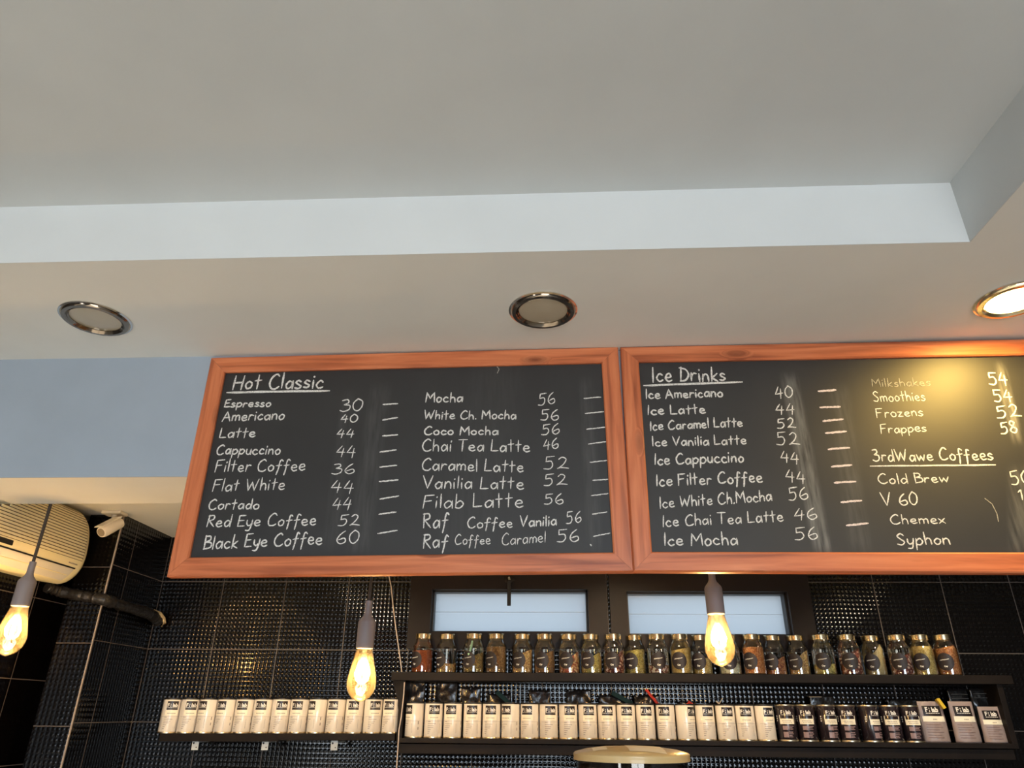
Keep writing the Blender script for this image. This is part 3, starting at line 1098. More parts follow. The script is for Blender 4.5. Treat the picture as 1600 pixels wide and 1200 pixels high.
def pendant(bx, by, label, lit_w):
    """(bx, by) = where the tip of the bulb is seen"""
    p = aty(bx, by, Y_PEND)
    k = Y_PEND / 2.64
    zt = Z_NICHE - p.z
    root = empty('pendant_lamp', p, label, 'pendant lamp', 'bare filament pendants behind the boards')
    g = [(0, 0), (.005, .0012), (.016, .005), (.031, .014), (.043, .029), (.0500, .048), (.0513, .060), (.0500, .076), (.0455, .098), (.0405, .120), (.0355, .141), (.0310, .160), (.0280, .178)]
    b = MB()
    b.lathe([(r * k, z * k) for r, z in g], 40)
    b.build('glass_bulb', M_BULB, root, smooth=True)
    z0 = .175 * k
    b = MB()
    b.lathe([(0, z0), (.0295 * k, z0), (.0315 * k, z0 + .004), (.0315 * k, z0 + .088 * k), (.029 * k, z0 + .096 * k), (.016 * k, z0 + .112 * k), (.0125 * k, z0 + .122 * k),
             (.0120 * k, z0 + .165 * k), (0, z0 + .166 * k)], 32)
    b.build('lamp_holder', M_HOLDER, root, smooth=True)
    b = MB()
    b.tube([(0, 0, z0 + .16 * k), (.001, 0, z0 + .3 * k), (0, 0, zt - .02)], .0052, 8)
    b.build('cord', M_CORD, root, smooth=True)
    b = MB()
    b.lathe([(0, zt - .025), (.02, zt - .025), (.034, zt - .012), (.036, zt), (0, zt)], 24)
    b.build('ceiling_cap', M_HOLDER, root, smooth=True)
    b = MB()
    b.lathe([(0, .10 * k), (.006 * k, .10 * k), (.004 * k, .14 * k), (.010 * k, .172 * k), (0, .174 * k)], 12)
    b.build('glass_stem', M_GLASS, root, smooth=True)
    b = MB()
    for i in range(6):
        a = 2 * pi * i / 6
        b.tube([(.004 * cos(a), .004 * sin(a), .142 * k), (.014 * cos(a), .014 * sin(a), .122 * k), (.022 * cos(a), .022 * sin(a), .092 * k), (.018 * cos(a), .018 * sin(a), .072 * k), (.006 * cos(a), .006 * sin(a), .060 * k)],
               [.002, .0032, .0036, .0032, .002], 6)
    b.build('filament', M_FILAMENT, root, smooth=True)
    ld = bpy.data.lights.new('bulb_light', 'POINT')
    ld.energy = lit_w
    ld.color = (1, .60, .24)
    ld.shadow_soft_size = .02
    lo = bpy.data.objects.new('bulb_light', ld)
    COL.objects.link(lo)
    lo.location = p + Vector((0, 0, .098 * k))


pendant(8, 1025, 'glowing filament pendant at the far left, in front of the air conditioner', BULB_W)
pendant(562, 1097, 'glowing filament pendant above the row of tins on the left shelf', BULB_W)
pendant(1128, 1042, 'glowing filament pendant in front of the right-hand window and jars', BULB_W)

# ------------------------------------------------------------------ air conditioner on the left wall
ac = empty('air_conditioner', (XLN, 2.320, 2.055), 'cream wall-mounted air conditioner with horizontal louvres, cropped by the left frame edge', 'air conditioner')
prof = [(0, .309)] + [(p[0], p[1]) for p in smooth_path('C', [(.03, .3095), (.06, .308), (.092, .300), (.125, .280), (.150, .25), (.165, .215), (.174, .17), (.178, .12), (.176, .085), (.170, .058), (.153, .03), (.127, .008), (.10, -.001), (.06, .004), (.01, .011)], 3)] + [(0, .012)]
AL = .480


def ac_pt(t):
    n = len(prof) - 1
    x = t * n
    i = min(int(x), n - 1)
    f = x - i
    return (prof[i][0] + (prof[i + 1][0] - prof[i][0]) * f, prof[i][1] + (prof[i + 1][1] - prof[i][1]) * f)


b = MB()
NE = -.075
ys = [NE, -.0008, .0, AL - .05, AL - .02, AL - .006, AL]
sc = [1, 1, 1, 1, .985, .955, .90]
cx, cz = .04, .15
rings = []
for y, s_ in zip(ys, sc):
    for (x, z) in prof:
        zc_ = min(z, .1805 + .2837 * (y - NE)) if y < 0 else z          # the end under the beam is notched below its soffit
        b.v.append((cx + (x - cx) * s_ if x > .001 else 0, y, cz + (zc_ - cz) * s_))
n = len(prof)
for i in range(len(ys) - 1):
    for k in range(n):
        k2 = (k + 1) % n
        b.f.append((i * n + k, i * n + k2, (i + 1) * n + k2, (i + 1) * n + k))
b.f.append(tuple(range(n)))
b.f.append(tuple((len(ys) - 1) * n + k for k in range(n)))
b.build('body', M_CREAM, ac, smooth=True)
# louvred intake: sheet coloured dark as the shade between slats, cream slats over it
dense = []
for i in range(400):
    dense.append(ac_pt(i / 399))


def at_z(z):
    for (x, zz) in dense:
        if zz <= z and x > .01:
            return x
    return .16


sheet = MB()
zt, zb = .303, .088
NSL = 19
sheet.grid(lambda u, v: (at_z(zt + (zb - zt) * v) + .0012, .0 + (AL - .030) * u, zt + (zb - zt) * v), 2, 30)
sheet.grid(lambda u, v: (at_z(.1795 + .2837 * -NE * u + (zb - .1795 - .2837 * -NE * u) * v) + .0012, NE * (1 - u), .1795 + .2837 * -NE * u + (zb - .1795 - .2837 * -NE * u) * v), 4, 20)
sheet.build('intake_shade', M_GRILLSHADE, ac, smooth=True)
b = MB()
for i in range(NSL):
    za = zt + (zb - zt) * (i + .16) / NSL
    zc = zt + (zb - zt) * (i + .84) / NSL
    xa, xc = at_z(za), at_z(zc)
    y0 = NE if za < .1805 else min(.001, NE + (za - .1805) / .2837)
    b.add([(xa + .001, y0, za), (xc + .001, y0, zc), (xc + .0055, y0, zc), (xa + .004, y0, za),
           (xa + .001, AL - .032, za), (xc + .001, AL - .032, zc), (xc + .0055, AL - .036, zc), (xa + .004, AL - .036, za)],
          [(0, 1, 2, 3), (4, 7, 6, 5), (0, 4, 5, 1), (1, 5, 6, 2), (2, 6, 7, 3), (3, 7, 4, 0)])
b.build('intake_grille', M_CREAM, ac)
b = MB()
b.grid(lambda u, v: (at_z(.058 - .005 * v) + .0014, NE + (AL - .05 - NE) * u, .058 - .005 * v), 2, 2)
b.build('outlet_slot', M_BLACK, ac)
b = MB()


def flap(u, v):
    z = .052 - .044 * v
    return (at_z(z) + .0025, NE + (AL - .055 - NE) * u, z)


b.grid(flap, 2, 8)
b.build('outlet_flap', M_CREAM2, ac, smooth=True)
b = MB()
b.tube([(at_z(.028) + .003, NE, .028), (at_z(.028) + .003, AL - .065, .028)], .0016, 6)
b.build('flap_ridge', M_CREAM, ac)
b = MB()
b.box(at_z(.072) - .002, at_z(.072) + .003, NE, .055, .066, .084)
b.build('display_panel', M_BLACK, ac, bevel=.002)
b = MB()
for i in range(7):
    b.box(at_z(.07) + .0012, at_z(.07) + .0022, AL - .105 + i * .008, AL - .100 + i * .008, .068, .073)
b.build('badge', mat('grey_badge', (.42, .36, .28), .5), ac)

# ------------------------------------------------------------------ wrapped pipe along the wall
b = MB()
pp = [(-2.030, 2.812, 2.050), (-2.02, 2.835, 2.045), (-1.985, 2.857, 2.036), (-1.93, 2.861, 2.026), (-1.87, 2.862, 2.016), (-1.815, 2.872, 2.008), (-1.803, 2.91, 2.003),
      (-1.800, 3.0, 2.000), (-1.799, 3.1, 1.998), (-1.798, 3.2, 1.994), (-1.797, 3.262, 1.982), (-1.790, 3.285, 1.962)]
pts = smooth_path('C', [tuple(p[:2]) for p in pp], 6)
zz = smooth_path('C', [(p[2], 0) for p in pp], 6)
rg = random.Random(3)
path = [(p[0], p[1], z[0]) for p, z in zip(pts, zz)]
b.tube(path, [.021 + rg.uniform(-.003, .004) for _ in path], 12)
o = b.build('wrapped_pipe', M_DUCT, smooth=True)
tag(o, 'black tape-wrapped pipe running below the air conditioner into the tiled corner', 'pipe')
b = MB()
b.tube([(-1.800, 3.235, 2.012), (-1.785, 3.265, 2.004), (-1.772, 3.285, 1.985), (-1.766, 3.29, 1.965), (-1.775, 3.285, 1.948)], [.006, .009, .008, .008, .005], 7)
c = b.build('torn_foam', M_FOAM, o, smooth=True)

# ------------------------------------------------------------------ security camera
p = atz(180, 800, Z_NICHE)
YC = p.y
sc_root = empty('security_camera', (p.x, YC, Z_NICHE), 'small cream bullet security camera hanging under the low ceiling', 'security camera')
b = MB()
b.box(-.042, .042, -.03, .03, -.014, 0)
b.build('mounting_plate', M_CAMWHITE, sc_root, bevel=.004)
b = MB()
b.tube([(0, 0, -.012), (0, 0, -.035), (.002, -.012, -.052)], [.010, .009, .015], 12)
b.build('swivel_arm', M_CAMWHITE, sc_root, smooth=True)
c1 = aty(188, 816, YC - .01) - sc_root.location
c0 = aty(158, 832, YC - .09) - sc_root.location
ax = (c0 - c1).normalized()
b = MB()
b.tube([c1, c1 + ax * .004, c1 + (c0 - c1) * .5, c0 - ax * .012, c0], [.019, .024, .025, .025, .021], 20)
b.build('camera_body', M_CAMWHITE, sc_root, smooth=True)
b = MB()
b.tube([c0 - ax * .001, c0 + ax * .002], .017, 18)
b.build('lens', mat('lens_cover', (.30, .24, .16), .15), sc_root, smooth=True)
b = MB()
sid = ax.cross(Vector((0, 0, 1))).normalized()
upv = sid.cross(ax)
q = [c1 + ax * .004 + upv * .0235, c0 + ax * .004 + upv * .0245]
b.add([q[0] + sid * .022, q[1] + sid * .022, q[1] - sid * .022, q[0] - sid * .022] + [v + upv * .004 for v in (q[0] + sid * .020, q[1] + sid * .020, q[1] - sid * .020, q[0] - sid * .020)],
      [(0, 1, 2, 3), (4, 7, 6, 5), (0, 4, 5, 1), (1, 5, 6, 2), (2, 6, 7, 3), (3, 7, 4, 0)])
b.build('sun_shield', M_CAMWHITE, sc_root)

# ------------------------------------------------------------------ shelves
YS = 3.16


def shelf_box(name, a, c, e, label, th2=None):
    """a = top left, c = top right, e = lower left, as seen on the front edge plane y = YS"""
    A, C, Ee = aty(*a, YS), aty(*c, YS), aty(*e, YS)
    root = empty(name, (A.x, YB, A.z), label, 'shelf')
    L = C.x - A.x
    root.rotation_euler = (0, -math.atan2(C.z - A.z, L), 0)
    return root, L, A.z - Ee.z


ts, tsL, tsT = shelf_box('wall_shelf', (612, 1050), (1581, 1055.5), (612, 1063), 'long dark shelf under the windows, holding the row of jars')
b = MB()
b.box(0, tsL, YS - YB, -.001, -tsT, 0)
b.build('board', M_SHELF, ts, bevel=.002)
for x in (.045, tsL - .055):
    b = MB()
    b.box(x - .008, x + .014, YS - YB + .012, -.001, -.265, -tsT)
    b.build('side_panel', M_SHELF, ts, bevel=.001)
b = MB()                                        # curved bracket below the left overhang
arc = [(.037, -tsT), (-.0 + .004, -tsT), (.006, -tsT - .012), (.016, -tsT - .035), (.024, -tsT - .06), (.030, -tsT - .09), (.037, -tsT - .12)]
b.prism(arc, 'y', YS - YB + .02, YS - YB + .04)
b.build('curved_bracket', M_SHELF, ts)

bs, bsL, bsT = shelf_box('wall_shelf', (622, 1153), (1583, 1162), (622, 1160.5), 'long dark lower shelf holding white tins, dark tins and pouches')
b = MB()
b.box(0, bsL, YS - YB - .012, -.001, -bsT, 0)
b.build('board', M_SHELF, bs, bevel=.0015)
b = MB()
b.box(.002, bsL - .004, YS - YB + .0, -.001, -.056, -bsT - .003)
b.build('apron_board', M_SHELF, bs, bevel=.0015)

A1, A2 = aty(248, 1146, YS), aty(617, 1145, YS)
ls, lsL, lsT = shelf_box('wall_shelf', (248, 1146), (617, 1146.5), (248, 1157), 'short dark shelf on the left wall section with thirteen white tins')
b = MB()
b.box(0, .505, YS - YB + .012, -.001, -lsT - .004, -.004 + .004)
b.build('board', M_SHELF, ls, bevel=.0015)
b = MB()
b.box(.505, lsL, YS - YB, -.001, -lsT + .001, 0)
b.build('board', M_SHELF, ls, bevel=.0015)
for px in (305, 414, 522):
    q = aty(px, 1160.5, YS + .03)
    b = MB()
    x = q.x - ls.location.x
    b.box(x - .013, x + .015, YS - YB + .03, YS - YB + .034, -.062, -lsT)
    b.box(x - .013, x + .015, YS - YB + .034, -.002, -lsT - .008, -lsT - .0045)
    o = b.build('clip_bracket', M_BRACKET, ls, bevel=.001)
    b = MB()
    for dx, dz, r in ((-.006, -.036, .004), (.007, -.052, .0025)):
        b.tube([(x + dx, YS - YB + .0305, dz), (x + dx, YS - YB + .0295, dz)], r, 10)
    b.build('screw_hole', M_BLACK, o)
SH = {'L': (A1.z, A2.z, A1.x, A2.x)}


def shelf_z(root, x):
    return root.location.z + (x - root.location.x) * math.tan(-root.rotation_euler[1])


# ------------------------------------------------------------------ tins
TR_, TH = .0378, .134


def cyl_place(r, zc, th0=0):
    def f(x, y, lift):
        a = -pi / 2 + x / r + th0
        return (r * cos(a), r * sin(a), zc + y) if True else None
    return f


def patch(mb, r, x0, x1, z0, z1, nu=8):
    mb.grid(lambda u, v: (r * cos(-pi / 2 + (x0 + (x1 - x0) * u) / r), r * sin(-pi / 2 + (x0 + (x1 - x0) * u) / r), z0 + (z1 - z0) * v), nu, 1)


def logo_letters(mb, place, s):
    """the shop's word mark: F, a little drop-topped i, l a b, and a fine line below"""
    font_mesh('F', s, lambda x, y, l: place(x - s * .95, y, l), mb, bold=s * .035)
    font_mesh('lab', s, lambda x, y, l: place(x + s * .52, y, l), mb, bold=s * .035)
    pts = [(-.50, 0), (-.30, 0), (-.36, .30), (-.44, .30)]
    mb.add([place(x * s, y * s, 0) for x, y in pts], [(0, 1, 2, 3)])
    pts = [(-.46, .40), (-.36, .40), (-.34, .54), (-.41, .66), (-.47, .54)]
    mb.add([place(x * s, y * s, 0) for x, y in pts], [(0, 1, 2, 3, 4)])
    pts = [(-1.15, -.24), (1.25, -.24), (1.25, -.17), (-1.15, -.17)]
    for i in range(6):
        x0 = -1.15 + i * .4
        mb.add([place(x * s, y * s, 0) for x, y in [(x0, -.24), (x0 + .34, -.24), (x0 + .34, -.17), (x0, -.17)]], [(0, 1, 2, 3)])


def make_tin(dark):
    root = empty('coffee_tin', (0, 0, 0), 'tin', 'tin')
    r, h = TR_, TH
    b = MB()
    b.lathe([(0, .004), (r - .001, .004), (r, .006), (r, h - .006), (r - .001, h - .004), (0, h - .004)], 40)
    b.build('tin_body', M_TINDARK if dark else M_TIN, root, smooth=True)
    b = MB()
    b.lathe([(r - .003, 0), (r + .0008, 0), (r + .0012, .003), (r + .0004, .006), (r - .003, .006)], 40, close=True)
    b.build('bottom_rim', M_STEEL, root, smooth=True)
    b = MB()
    b.lathe([(0, h - .005), (r - .004, h - .005), (r - .003, h - .001), (r + .0006, h), (r + .0012, h - .003), (r + .0002, h - .006)], 40)
    b.build('lid', M_BLACK if not dark else M_STEEL, root, smooth=True)
    e = .0003
    if not dark:
        b = MB()
        patch(b, r + e, -.023, .023, .089, .122)
        lg = b.build('logo_square', M_LOGO, root, smooth=True)
        b = MB()
        logo_letters(b, cyl_place(r + 2 * e, .1005), .0185)
        b.build('logo_lettering', M_LOGOTXT, lg)
        b = MB()
        patch(b, r + e, -.0265, .0265, .068, .088)
        bd = b.build('name_band', M_BAND, root, smooth=True)
        b = MB()
        for i in range(7):
            patch(b, r + 2 * e, -.017 + i * .005, -.0135 + i * .005, .0745, .077, 1)
        b.build('name_lettering', M_LINE, bd)
        b = MB()
        for z, w in ((.060, .012), (.052, .034), (.0445, .027), (.038, .024), (.031, .014), (.024, .010), (.017, .008)):
            patch(b, r + e, -.026, -.026 + w, z, z + .0017, 4)
        patch(b, r + e, .0245, .0255, .018, .054, 1)
        patch(b, r + e, .050, .054, .05, .062, 1)
        patch(b, r + e, .050, .054, .03, .040, 1)
        patch(b, r + e, -.042, .06, .0625, .0632, 14)
        b.build('small_print', M_LINE, root, smooth=True)
    else:
        b = MB()
        logo_letters(b, cyl_place(r + e, .0995), .0185)
        b.build('logo_lettering', M_LOGOTXT, root)
        b = MB()
        patch(b, r + e, -.0295, .0295, .062, .082)
        patch(b, r + e, -.0295, -.0265, .082, .095, 1)
        patch(b, r + e, .0265, .0295, .082, .095, 1)
        bd = b.build('name_band', M_BAND, root, smooth=True)
        b = MB()
        for i in range(6):
            patch(b, r + 2 * e, -.019 + i * .006, -.0145 + i * .006, .073, .0755, 1)
            patch(b, r + 2 * e, -.016 + i * .006, -.0120 + i * .006, .067, .0692, 1)
        b.build('name_lettering', M_LINE, bd)
        b = MB()
        for z0, z1 in ((.041, .056), (.014, .034)):
            patch(b, r + e, -.020, .0, z0, z1, 4)
        for z, w in ((.053, .024), (.048, .018), (.043, .021), (.032, .018), (.026, .020), (.020, .014), (.015, .016)):
            patch(b, r + e, .001, w, z, z + .0026, 3)
        b.build('small_print', M_TINLOW, root, smooth=True)
        b = MB()
        for z in (.088, .080, .072):
            patch(b, r + e, -.046, -.041, z, z + .005, 2)
        b.build('side_marks', M_LOGOTXT, root, smooth=True)
    return root


rg = random.Random(11)
white_proto, dark_proto = make_tin(False), make_tin(True)
used = {'w': False, 'd': False}


def spread(xs_, gaps):
    xs_ = list(xs_)
    for _ in range(400):
        for i in range(len(xs_) - 1):
            d = gaps(i) - (xs_[i + 1] - xs_[i])
            if d > 0:
                xs_[i] -= d / 2
                xs_[i + 1] += d / 2
    return xs_


def put_tin(kind, x, shelf, label, group, rot, y=3.206):
    q = Vector((x, y, 0))
    proto = white_proto if kind == 'w' else dark_proto
    if used[kind]:
        o = copy_tree(proto)
    else:
        o, used[kind] = proto, True
    o.location = (q.x, y, shelf_z(shelf, q.x) + .0003)
    # turn towards the guests, then by its own small angle
    o.rotation_euler = (0, 0, rot)
    tag(o, label, 'tin', group)


LTINS = [266, 293, 321, 350, 379, 409, 439, 467, 494, 523, 552, 580, 609]
LROT = [.35, .40, -.55, -.45, -.1, -.05, .25, -.15, -.8, -.35, -.1, .3, -.35]
TG = lambda i: 2 * TR_ + .0034
for i, (px, ro) in enumerate(zip(spread([aty(p, 1128, 3.206).x for p in LTINS], TG), LROT)):
    which = 'leftmost white coffee tin' if i == 0 else 'rightmost white coffee tin' if i == 12 else ordinal(i) + ' white coffee tin from the left'
    put_tin('w', px, ls, which + ' on the short left shelf', 'white tins on the short left shelf', ro + .15)
WT = [647, 677, 707, 738, 768, 798, 827, 857, 888, 919, 949, 979, 1009, 1041, 1072, 1103, 1135, 1166, 1196]
WROT = [-.75, .2, -.15, 0, -.05, -.55, -.3, .25, .2, .1, 0, 0, .0, -.3, .75, .2, .05, -.1, .3]
DT = [1230, 1260, 1295, 1323.5, 1360, 1393, 1425]
RX = spread([aty(p, 1135, 3.206).x for p in WT + DT], TG)
for i, (px, ro) in enumerate(zip(RX, WROT)):
    which = 'leftmost white coffee tin' if i == 0 else 'last white coffee tin before the dark tins' if i == 18 else ordinal(i) + ' white coffee tin from the left'
    put_tin('w', px, bs, which + ' on the long lower shelf', 'white tins on the long lower shelf', ro)
DROT = [-.1, -.1, .3, -.1, .55, -.1, -.1]
for i, (px, ro) in enumerate(zip(RX[19:], DROT)):
    which = 'leftmost dark printed coffee tin, next to the white tins' if i == 0 else 'rightmost dark printed coffee tin, next to the pouches' if i == 6 else ordinal(i) + ' dark printed coffee tin from the left on the lower shelf'
    put_tin('d', px, bs, which, 'dark tins on the long lower shelf', ro - .1)


# ------------------------------------------------------------------ pouches and bags
def bag_fn(w, h, d, seed, rough=.006):
    sd = Vector((seed * 7.1, seed * 3.3, seed))

    def body(u, v, side):
        x = (u - .5) * w
        z = v * h
        bul = (sin(pi * min(max(u, 0), 1)) ** .6) * (1 - v ** 1.6) * .9 + .06
        y = side * d * .5 * bul
        nn = noise.noise(Vector((x * 30, z * 30, side * 2)) + sd) + .5 * noise.noise(Vector((x * 75, z * 75, side)) + sd)
        return Vector((x * (1 - .08 * v), y + rough * nn, z))
    return body


def make_bag(root, w, h, d, seed, m, name='bag_body', rough=.006):
    fn = bag_fn(w, h, d, seed, rough)
    b = MB()
    n = 22
    b.grid(lambda u, v: fn(u, v, -1), n, n)
    b.grid(lambda u, v: fn(u, v, 1), n, n)
    # side gussets and floor
    for u in (0, 1):
        b.grid(lambda s, v: fn(u, v, -1).lerp(fn(u, v, 1), s), 2, n)
    b.grid(lambda u, s: fn(u, 0, -1).lerp(fn(u, 0, 1), s), n, 2)
    b.grid(lambda u, s: fn(u, 1, -1).lerp(fn(u, 1, 1), s), n, 2)
    me = b.build(name, m, root, smooth=True)
    bm = bmesh.new()
    bm.from_mesh(me.data)
    bmesh.ops.remove_doubles(bm, verts=bm.verts, dist=.0004)
    bmesh.ops.recalc_face_normals(bm, faces=bm.faces)
    bm.to_mesh(me.data)
    bm.free()
    return fn


# black foil bags standing behind the tins: (left px, right px, top px)
BAGS = [(634, 665, 1064, 'tall crinkled black foil bag behind the leftmost white tin of the lower shelf'),
        (683, 715, 1065, 'tall crinkled black foil bag behind the second and third white tins of the lower shelf'),
        (721, 751, 1074, 'lower black foil bag behind the fourth white tin of the lower shelf'),
        (762, 798, 1084, 'folded black bag held by a slanting dark teal clip, behind the fifth white tin'),
        (826, 860, 1078, 'flat-topped black bag behind the seventh and eighth white tins of the lower shelf'),
        (885, 923, 1077, 'shiny black bag with a creased top behind the ninth and tenth white tins'),
        (936, 984, 1086, 'black bag with a long slanting dark teal clip behind the eleventh and twelfth white tins'),
        (990, 1031, 1086, 'black bag with a slanting red clip behind the thirteenth and fourteenth white tins'),
        (1062, 1088, 1096, 'low black bag with a red tip showing behind the fifteenth and sixteenth white tins'),
        (1108, 1138, 1098, 'low black bag tied with a white twist behind the seventeenth white tin'),
        (1264, 1302, 1086, 'black bag with a pale folded edge behind the dark tins'),
        (1385, 1432, 1092, 'dark folded bag behind the two rightmost dark tins')]
YBAG = 3.276
for i, (pa, pb, pt, lab) in enumerate(BAGS):
    a, c = aty(pa, pt, YBAG), aty(pb, pt, YBAG)
    cxm = (a.x + c.x) / 2
    zsh = shelf_z(bs, cxm) + .0008
    w, h = (c.x - a.x) * 1.08, a.z - zsh
    o = empty('foil_bag', (cxm, YBAG, zsh), lab, 'bag', 'black bags behind the tins')
    fn = make_bag(o, w, h, .042, i + 1, M_FOIL, rough=.004)

    def clip(p, q, m, yy=3.248, th=.011, nm='bag_clip', o=o):
        P, Q = aty(*p, yy) - o.location, aty(*q, yy) - o.location
        d = (Q - P).normalized()
        nn = Vector((-d.z, 0, d.x))
        b = MB()
        b.add([P + nn * th / 2, P - nn * th / 2, Q - nn * th / 2, Q + nn * th / 2] + [v + Vector((0, .01, 0)) for v in (P + nn * th / 2, P - nn * th / 2, Q - nn * th / 2, Q + nn * th / 2)],
              [(0, 1, 2, 3), (4, 7, 6, 5), (0, 4, 5, 1), (1, 5, 6, 2), (2, 6, 7, 3), (3, 7, 4, 0)])
        c = b.build(nm, m, o, bevel=.0015)
    if i == 3:
        clip((776, 1081), (797, 1100), M_GREENCLIP, th=.018)
    if i == 6:
        clip((956, 1082), (988, 1100), M_GREENCLIP, th=.018)
    if i == 7:
        clip((1009, 1077), (1028, 1100), M_REDCLIP)
    if i == 8:
        clip((1075, 1097), (1082, 1102), M_REDCLIP, th=.016)
    if i == 9:
        clip((1119, 1095), (1124, 1100), M_TAPE, th=.006, nm='twist_tie')
        clip((1124, 1100), (1129, 1091), M_TAPE, th=.003, nm='twist_tie')
    if i == 10:
        clip((1265, 1089), (1284, 1089), M_TAPE, th=.002, nm='folded_edge')

# three labelled pouches at the right end
PCH = [(1442, 1482, 1096, 1457, 1161, 'tallest labelled coffee pouch, closed with a yellow clip, beside the dark tins'),
       (1484, 1523, 1096, 1510, 1162, 'middle labelled coffee pouch between the clipped pouch and the shorter one'),
       (1521, 1556, 1104, 1553, 1163, 'shortest labelled coffee pouch at the right end of the lower shelf')]
for i, (pa, pb, pt, cb, pbm, lab) in enumerate(PCH):
    yp = 3.21
    cxm = aty(cb, pbm - 20, yp).x + (.01 if i == 0 else 0)
    zsh = shelf_z(bs, cxm) + .0005
    top = aty((pa + pb) / 2, pt, yp)
    w, h = (aty(pb, pt, yp).x - aty(pa, pt, yp).x) * 1.03, top.z - zsh
    o = empty('coffee_pouch', (cxm, yp, zsh), lab, 'pouch', 'labelled pouches at the end of the lower shelf')
    fn = make_bag(o, w, h, .05, 20 + i, M_KRAFT if i < 3 else M_FOIL, 'pouch_body', rough=.0028)

    def pp_(x, y, lift, fn=fn, w=w, h=h):
        q = fn(.5 + x / w, y / h, -1)
        return Vector((q.x, q.y - .0012 - lift, q.z))
    b = MB()
    b.grid(lambda u, v: pp_((u - .5) * w * .72, h * (.64 + .25 * v), 0), 12, 8)
    lg = b.build('logo_square', M_LOGO, o, smooth=True)
    b = MB()
    logo_letters(b, lambda x, y, l: pp_(x, y + h * .74, .0012), w * .235)
    b.build('logo_lettering', M_LOGOTXT, lg)
    b = MB()
    b.grid(lambda u, v: pp_((u - .5) * w * .84, h * (.50 + .135 * v), 0), 12, 5)
    bd = b.build('name_band', M_BAND, o, smooth=True)
    b = MB()
    for k in range(3):
        b.grid(lambda u, v: pp_(-.006 + k * .006 + u * .004, h * (.55 + .02 * v), .0012), 1, 1)
    b.build('name_lettering', M_LINE, bd)
    b = MB()
    for k, (z, wd) in enumerate(((.42, .55), (.36, .62), (.30, .45), (.24, .60), (.17, .5), (.11, .56))):
        b.grid(lambda u, v: pp_(-w * .36 + w * wd * u, h * (z + .016 * v), 0), 8, 1)
    b.build('small_print', mat('brown_print', (.24, .15, .13), .5), o, smooth=True)
    if i == 0:
        P, Q = aty(1466, 1092, 3.188) - o.location, aty(1477, 1107, 3.188) - o.location
        d = (Q - P).normalized()
        nn = Vector((-d.z, 0, d.x))
        b = MB()
        th = .013
        b.add([P + nn * th / 2, P - nn * th / 2, Q - nn * th / 2, Q + nn * th / 2] + [v + Vector((0, .02, 0)) for v in (P + nn * th / 2, P - nn * th / 2, Q - nn * th / 2, Q + nn * th / 2)],
              [(0, 1, 2, 3), (4, 7, 6, 5), (0, 4, 5, 1), (1, 5, 6, 2), (2, 6, 7, 3), (3, 7, 4, 0)])
        b.build('bag_clip', M_YELCLIP, o, bevel=.0015)
for i, (pa, pb, pt, lab) in enumerate([(1479, 1510, 1077, 'dark glossy bag behind the middle coffee pouch'), (1513, 1552, 1076, 'dark glossy bag behind the shortest coffee pouch')]):
    a, c = aty(pa, pt, YBAG), aty(pb, pt, YBAG)
    cxm = (a.x + c.x) / 2
    zsh = shelf_z(bs, cxm) + .0008
    o = empty('foil_bag', (cxm, YBAG, zsh), lab, 'bag', 'black bags behind the tins')
    make_bag(o, (c.x - a.x) * 1.05, a.z - zsh, .04, 40 + i, M_FOIL, rough=.003)
    b = MB()
    for k, z in enumerate((.90, .82)):
        zz_ = (a.z - zsh) * z
        b.tube([(-(c.x - a.x) * .42, -.012, zz_), (0, -.014, zz_ + .001), ((c.x - a.x) * .42, -.012, zz_)], .0011, 6)
    b.build('zip_seal', mat('zip_seal', (.16, .15, .14), .2), o)

# ------------------------------------------------------------------ jars on the top shelf
JR, JH = .0452, .158
jar_prof = [(0, .002), (JR - .004, .0), (JR, .004), (JR, .103), (JR - .0012, .109), (JR - .0045, .117), (JR - .0095, .127), (JR - .0125, .131), (JR - .0135, .150)]


def jar_glass_mesh():
    b = MB()
    b.lathe(jar_prof, 40)
    return b


def contents(fill, slope, seed, lump):
    b = MB()
    R = JR - .0028
    n, rings = 36, 12
    top = .006 + fill * .112
    sd = Vector((seed * 1.7, seed * 2.9, 0))

    def rad(z):
        return R if z < .104 else R - (z - .104) * .5

    def topz(x, y):
        z = top + slope * x * .9 + slope * y * .3 + lump * noise.noise(Vector((x * 90, y * 90, 0)) + sd) + lump * .6 * noise.noise(Vector((x * 230, y * 230, 3)) + sd)
        return max(.008, min(z, .128))
    side = []
    b.add([(R * .96 * cos(2 * pi * k / n), R * .96 * sin(2 * pi * k / n), .004) for k in range(n)], [tuple(range(n))[::-1]])
    base = 0
    prev = list(range(n))
    for j in range(1, 9):
        ids = []
        for k in range(n):
            a = 2 * pi * k / n
            zt_ = topz(R * cos(a), R * sin(a))
            z = .004 + (zt_ - .004) * j / 8
            rr = rad(z) * (1 + .012 * noise.noise(Vector((cos(a) * 5, sin(a) * 5, z * 80)) + sd))
            rr = min(rr, rad(z))
            ids.append(len(b.v))
            b.v.append((rr * cos(a), rr * sin(a), z))
        for k in range(n):
            k2 = (k + 1) % n
            b.f.append((prev[k], prev[k2], ids[k2], ids[k]))
        prev = ids
    for j in range(1, rings):
        ids = []
        for k in range(n):
            a = 2 * pi * k / n
            rr = R * (1 - j / rings)
            x, y = rr * cos(a), rr * sin(a)
            ids.append(len(b.v))
            b.v.append((x, y, topz(x, y)))
        for k in range(n):
            k2 = (k + 1) % n
            b.f.append((prev[k], prev[k2], ids[k2], ids[k]))
        prev = ids
    b.f.append(tuple(prev))
    return b


def G(name, *c, s=260): return granular(name, c, s)


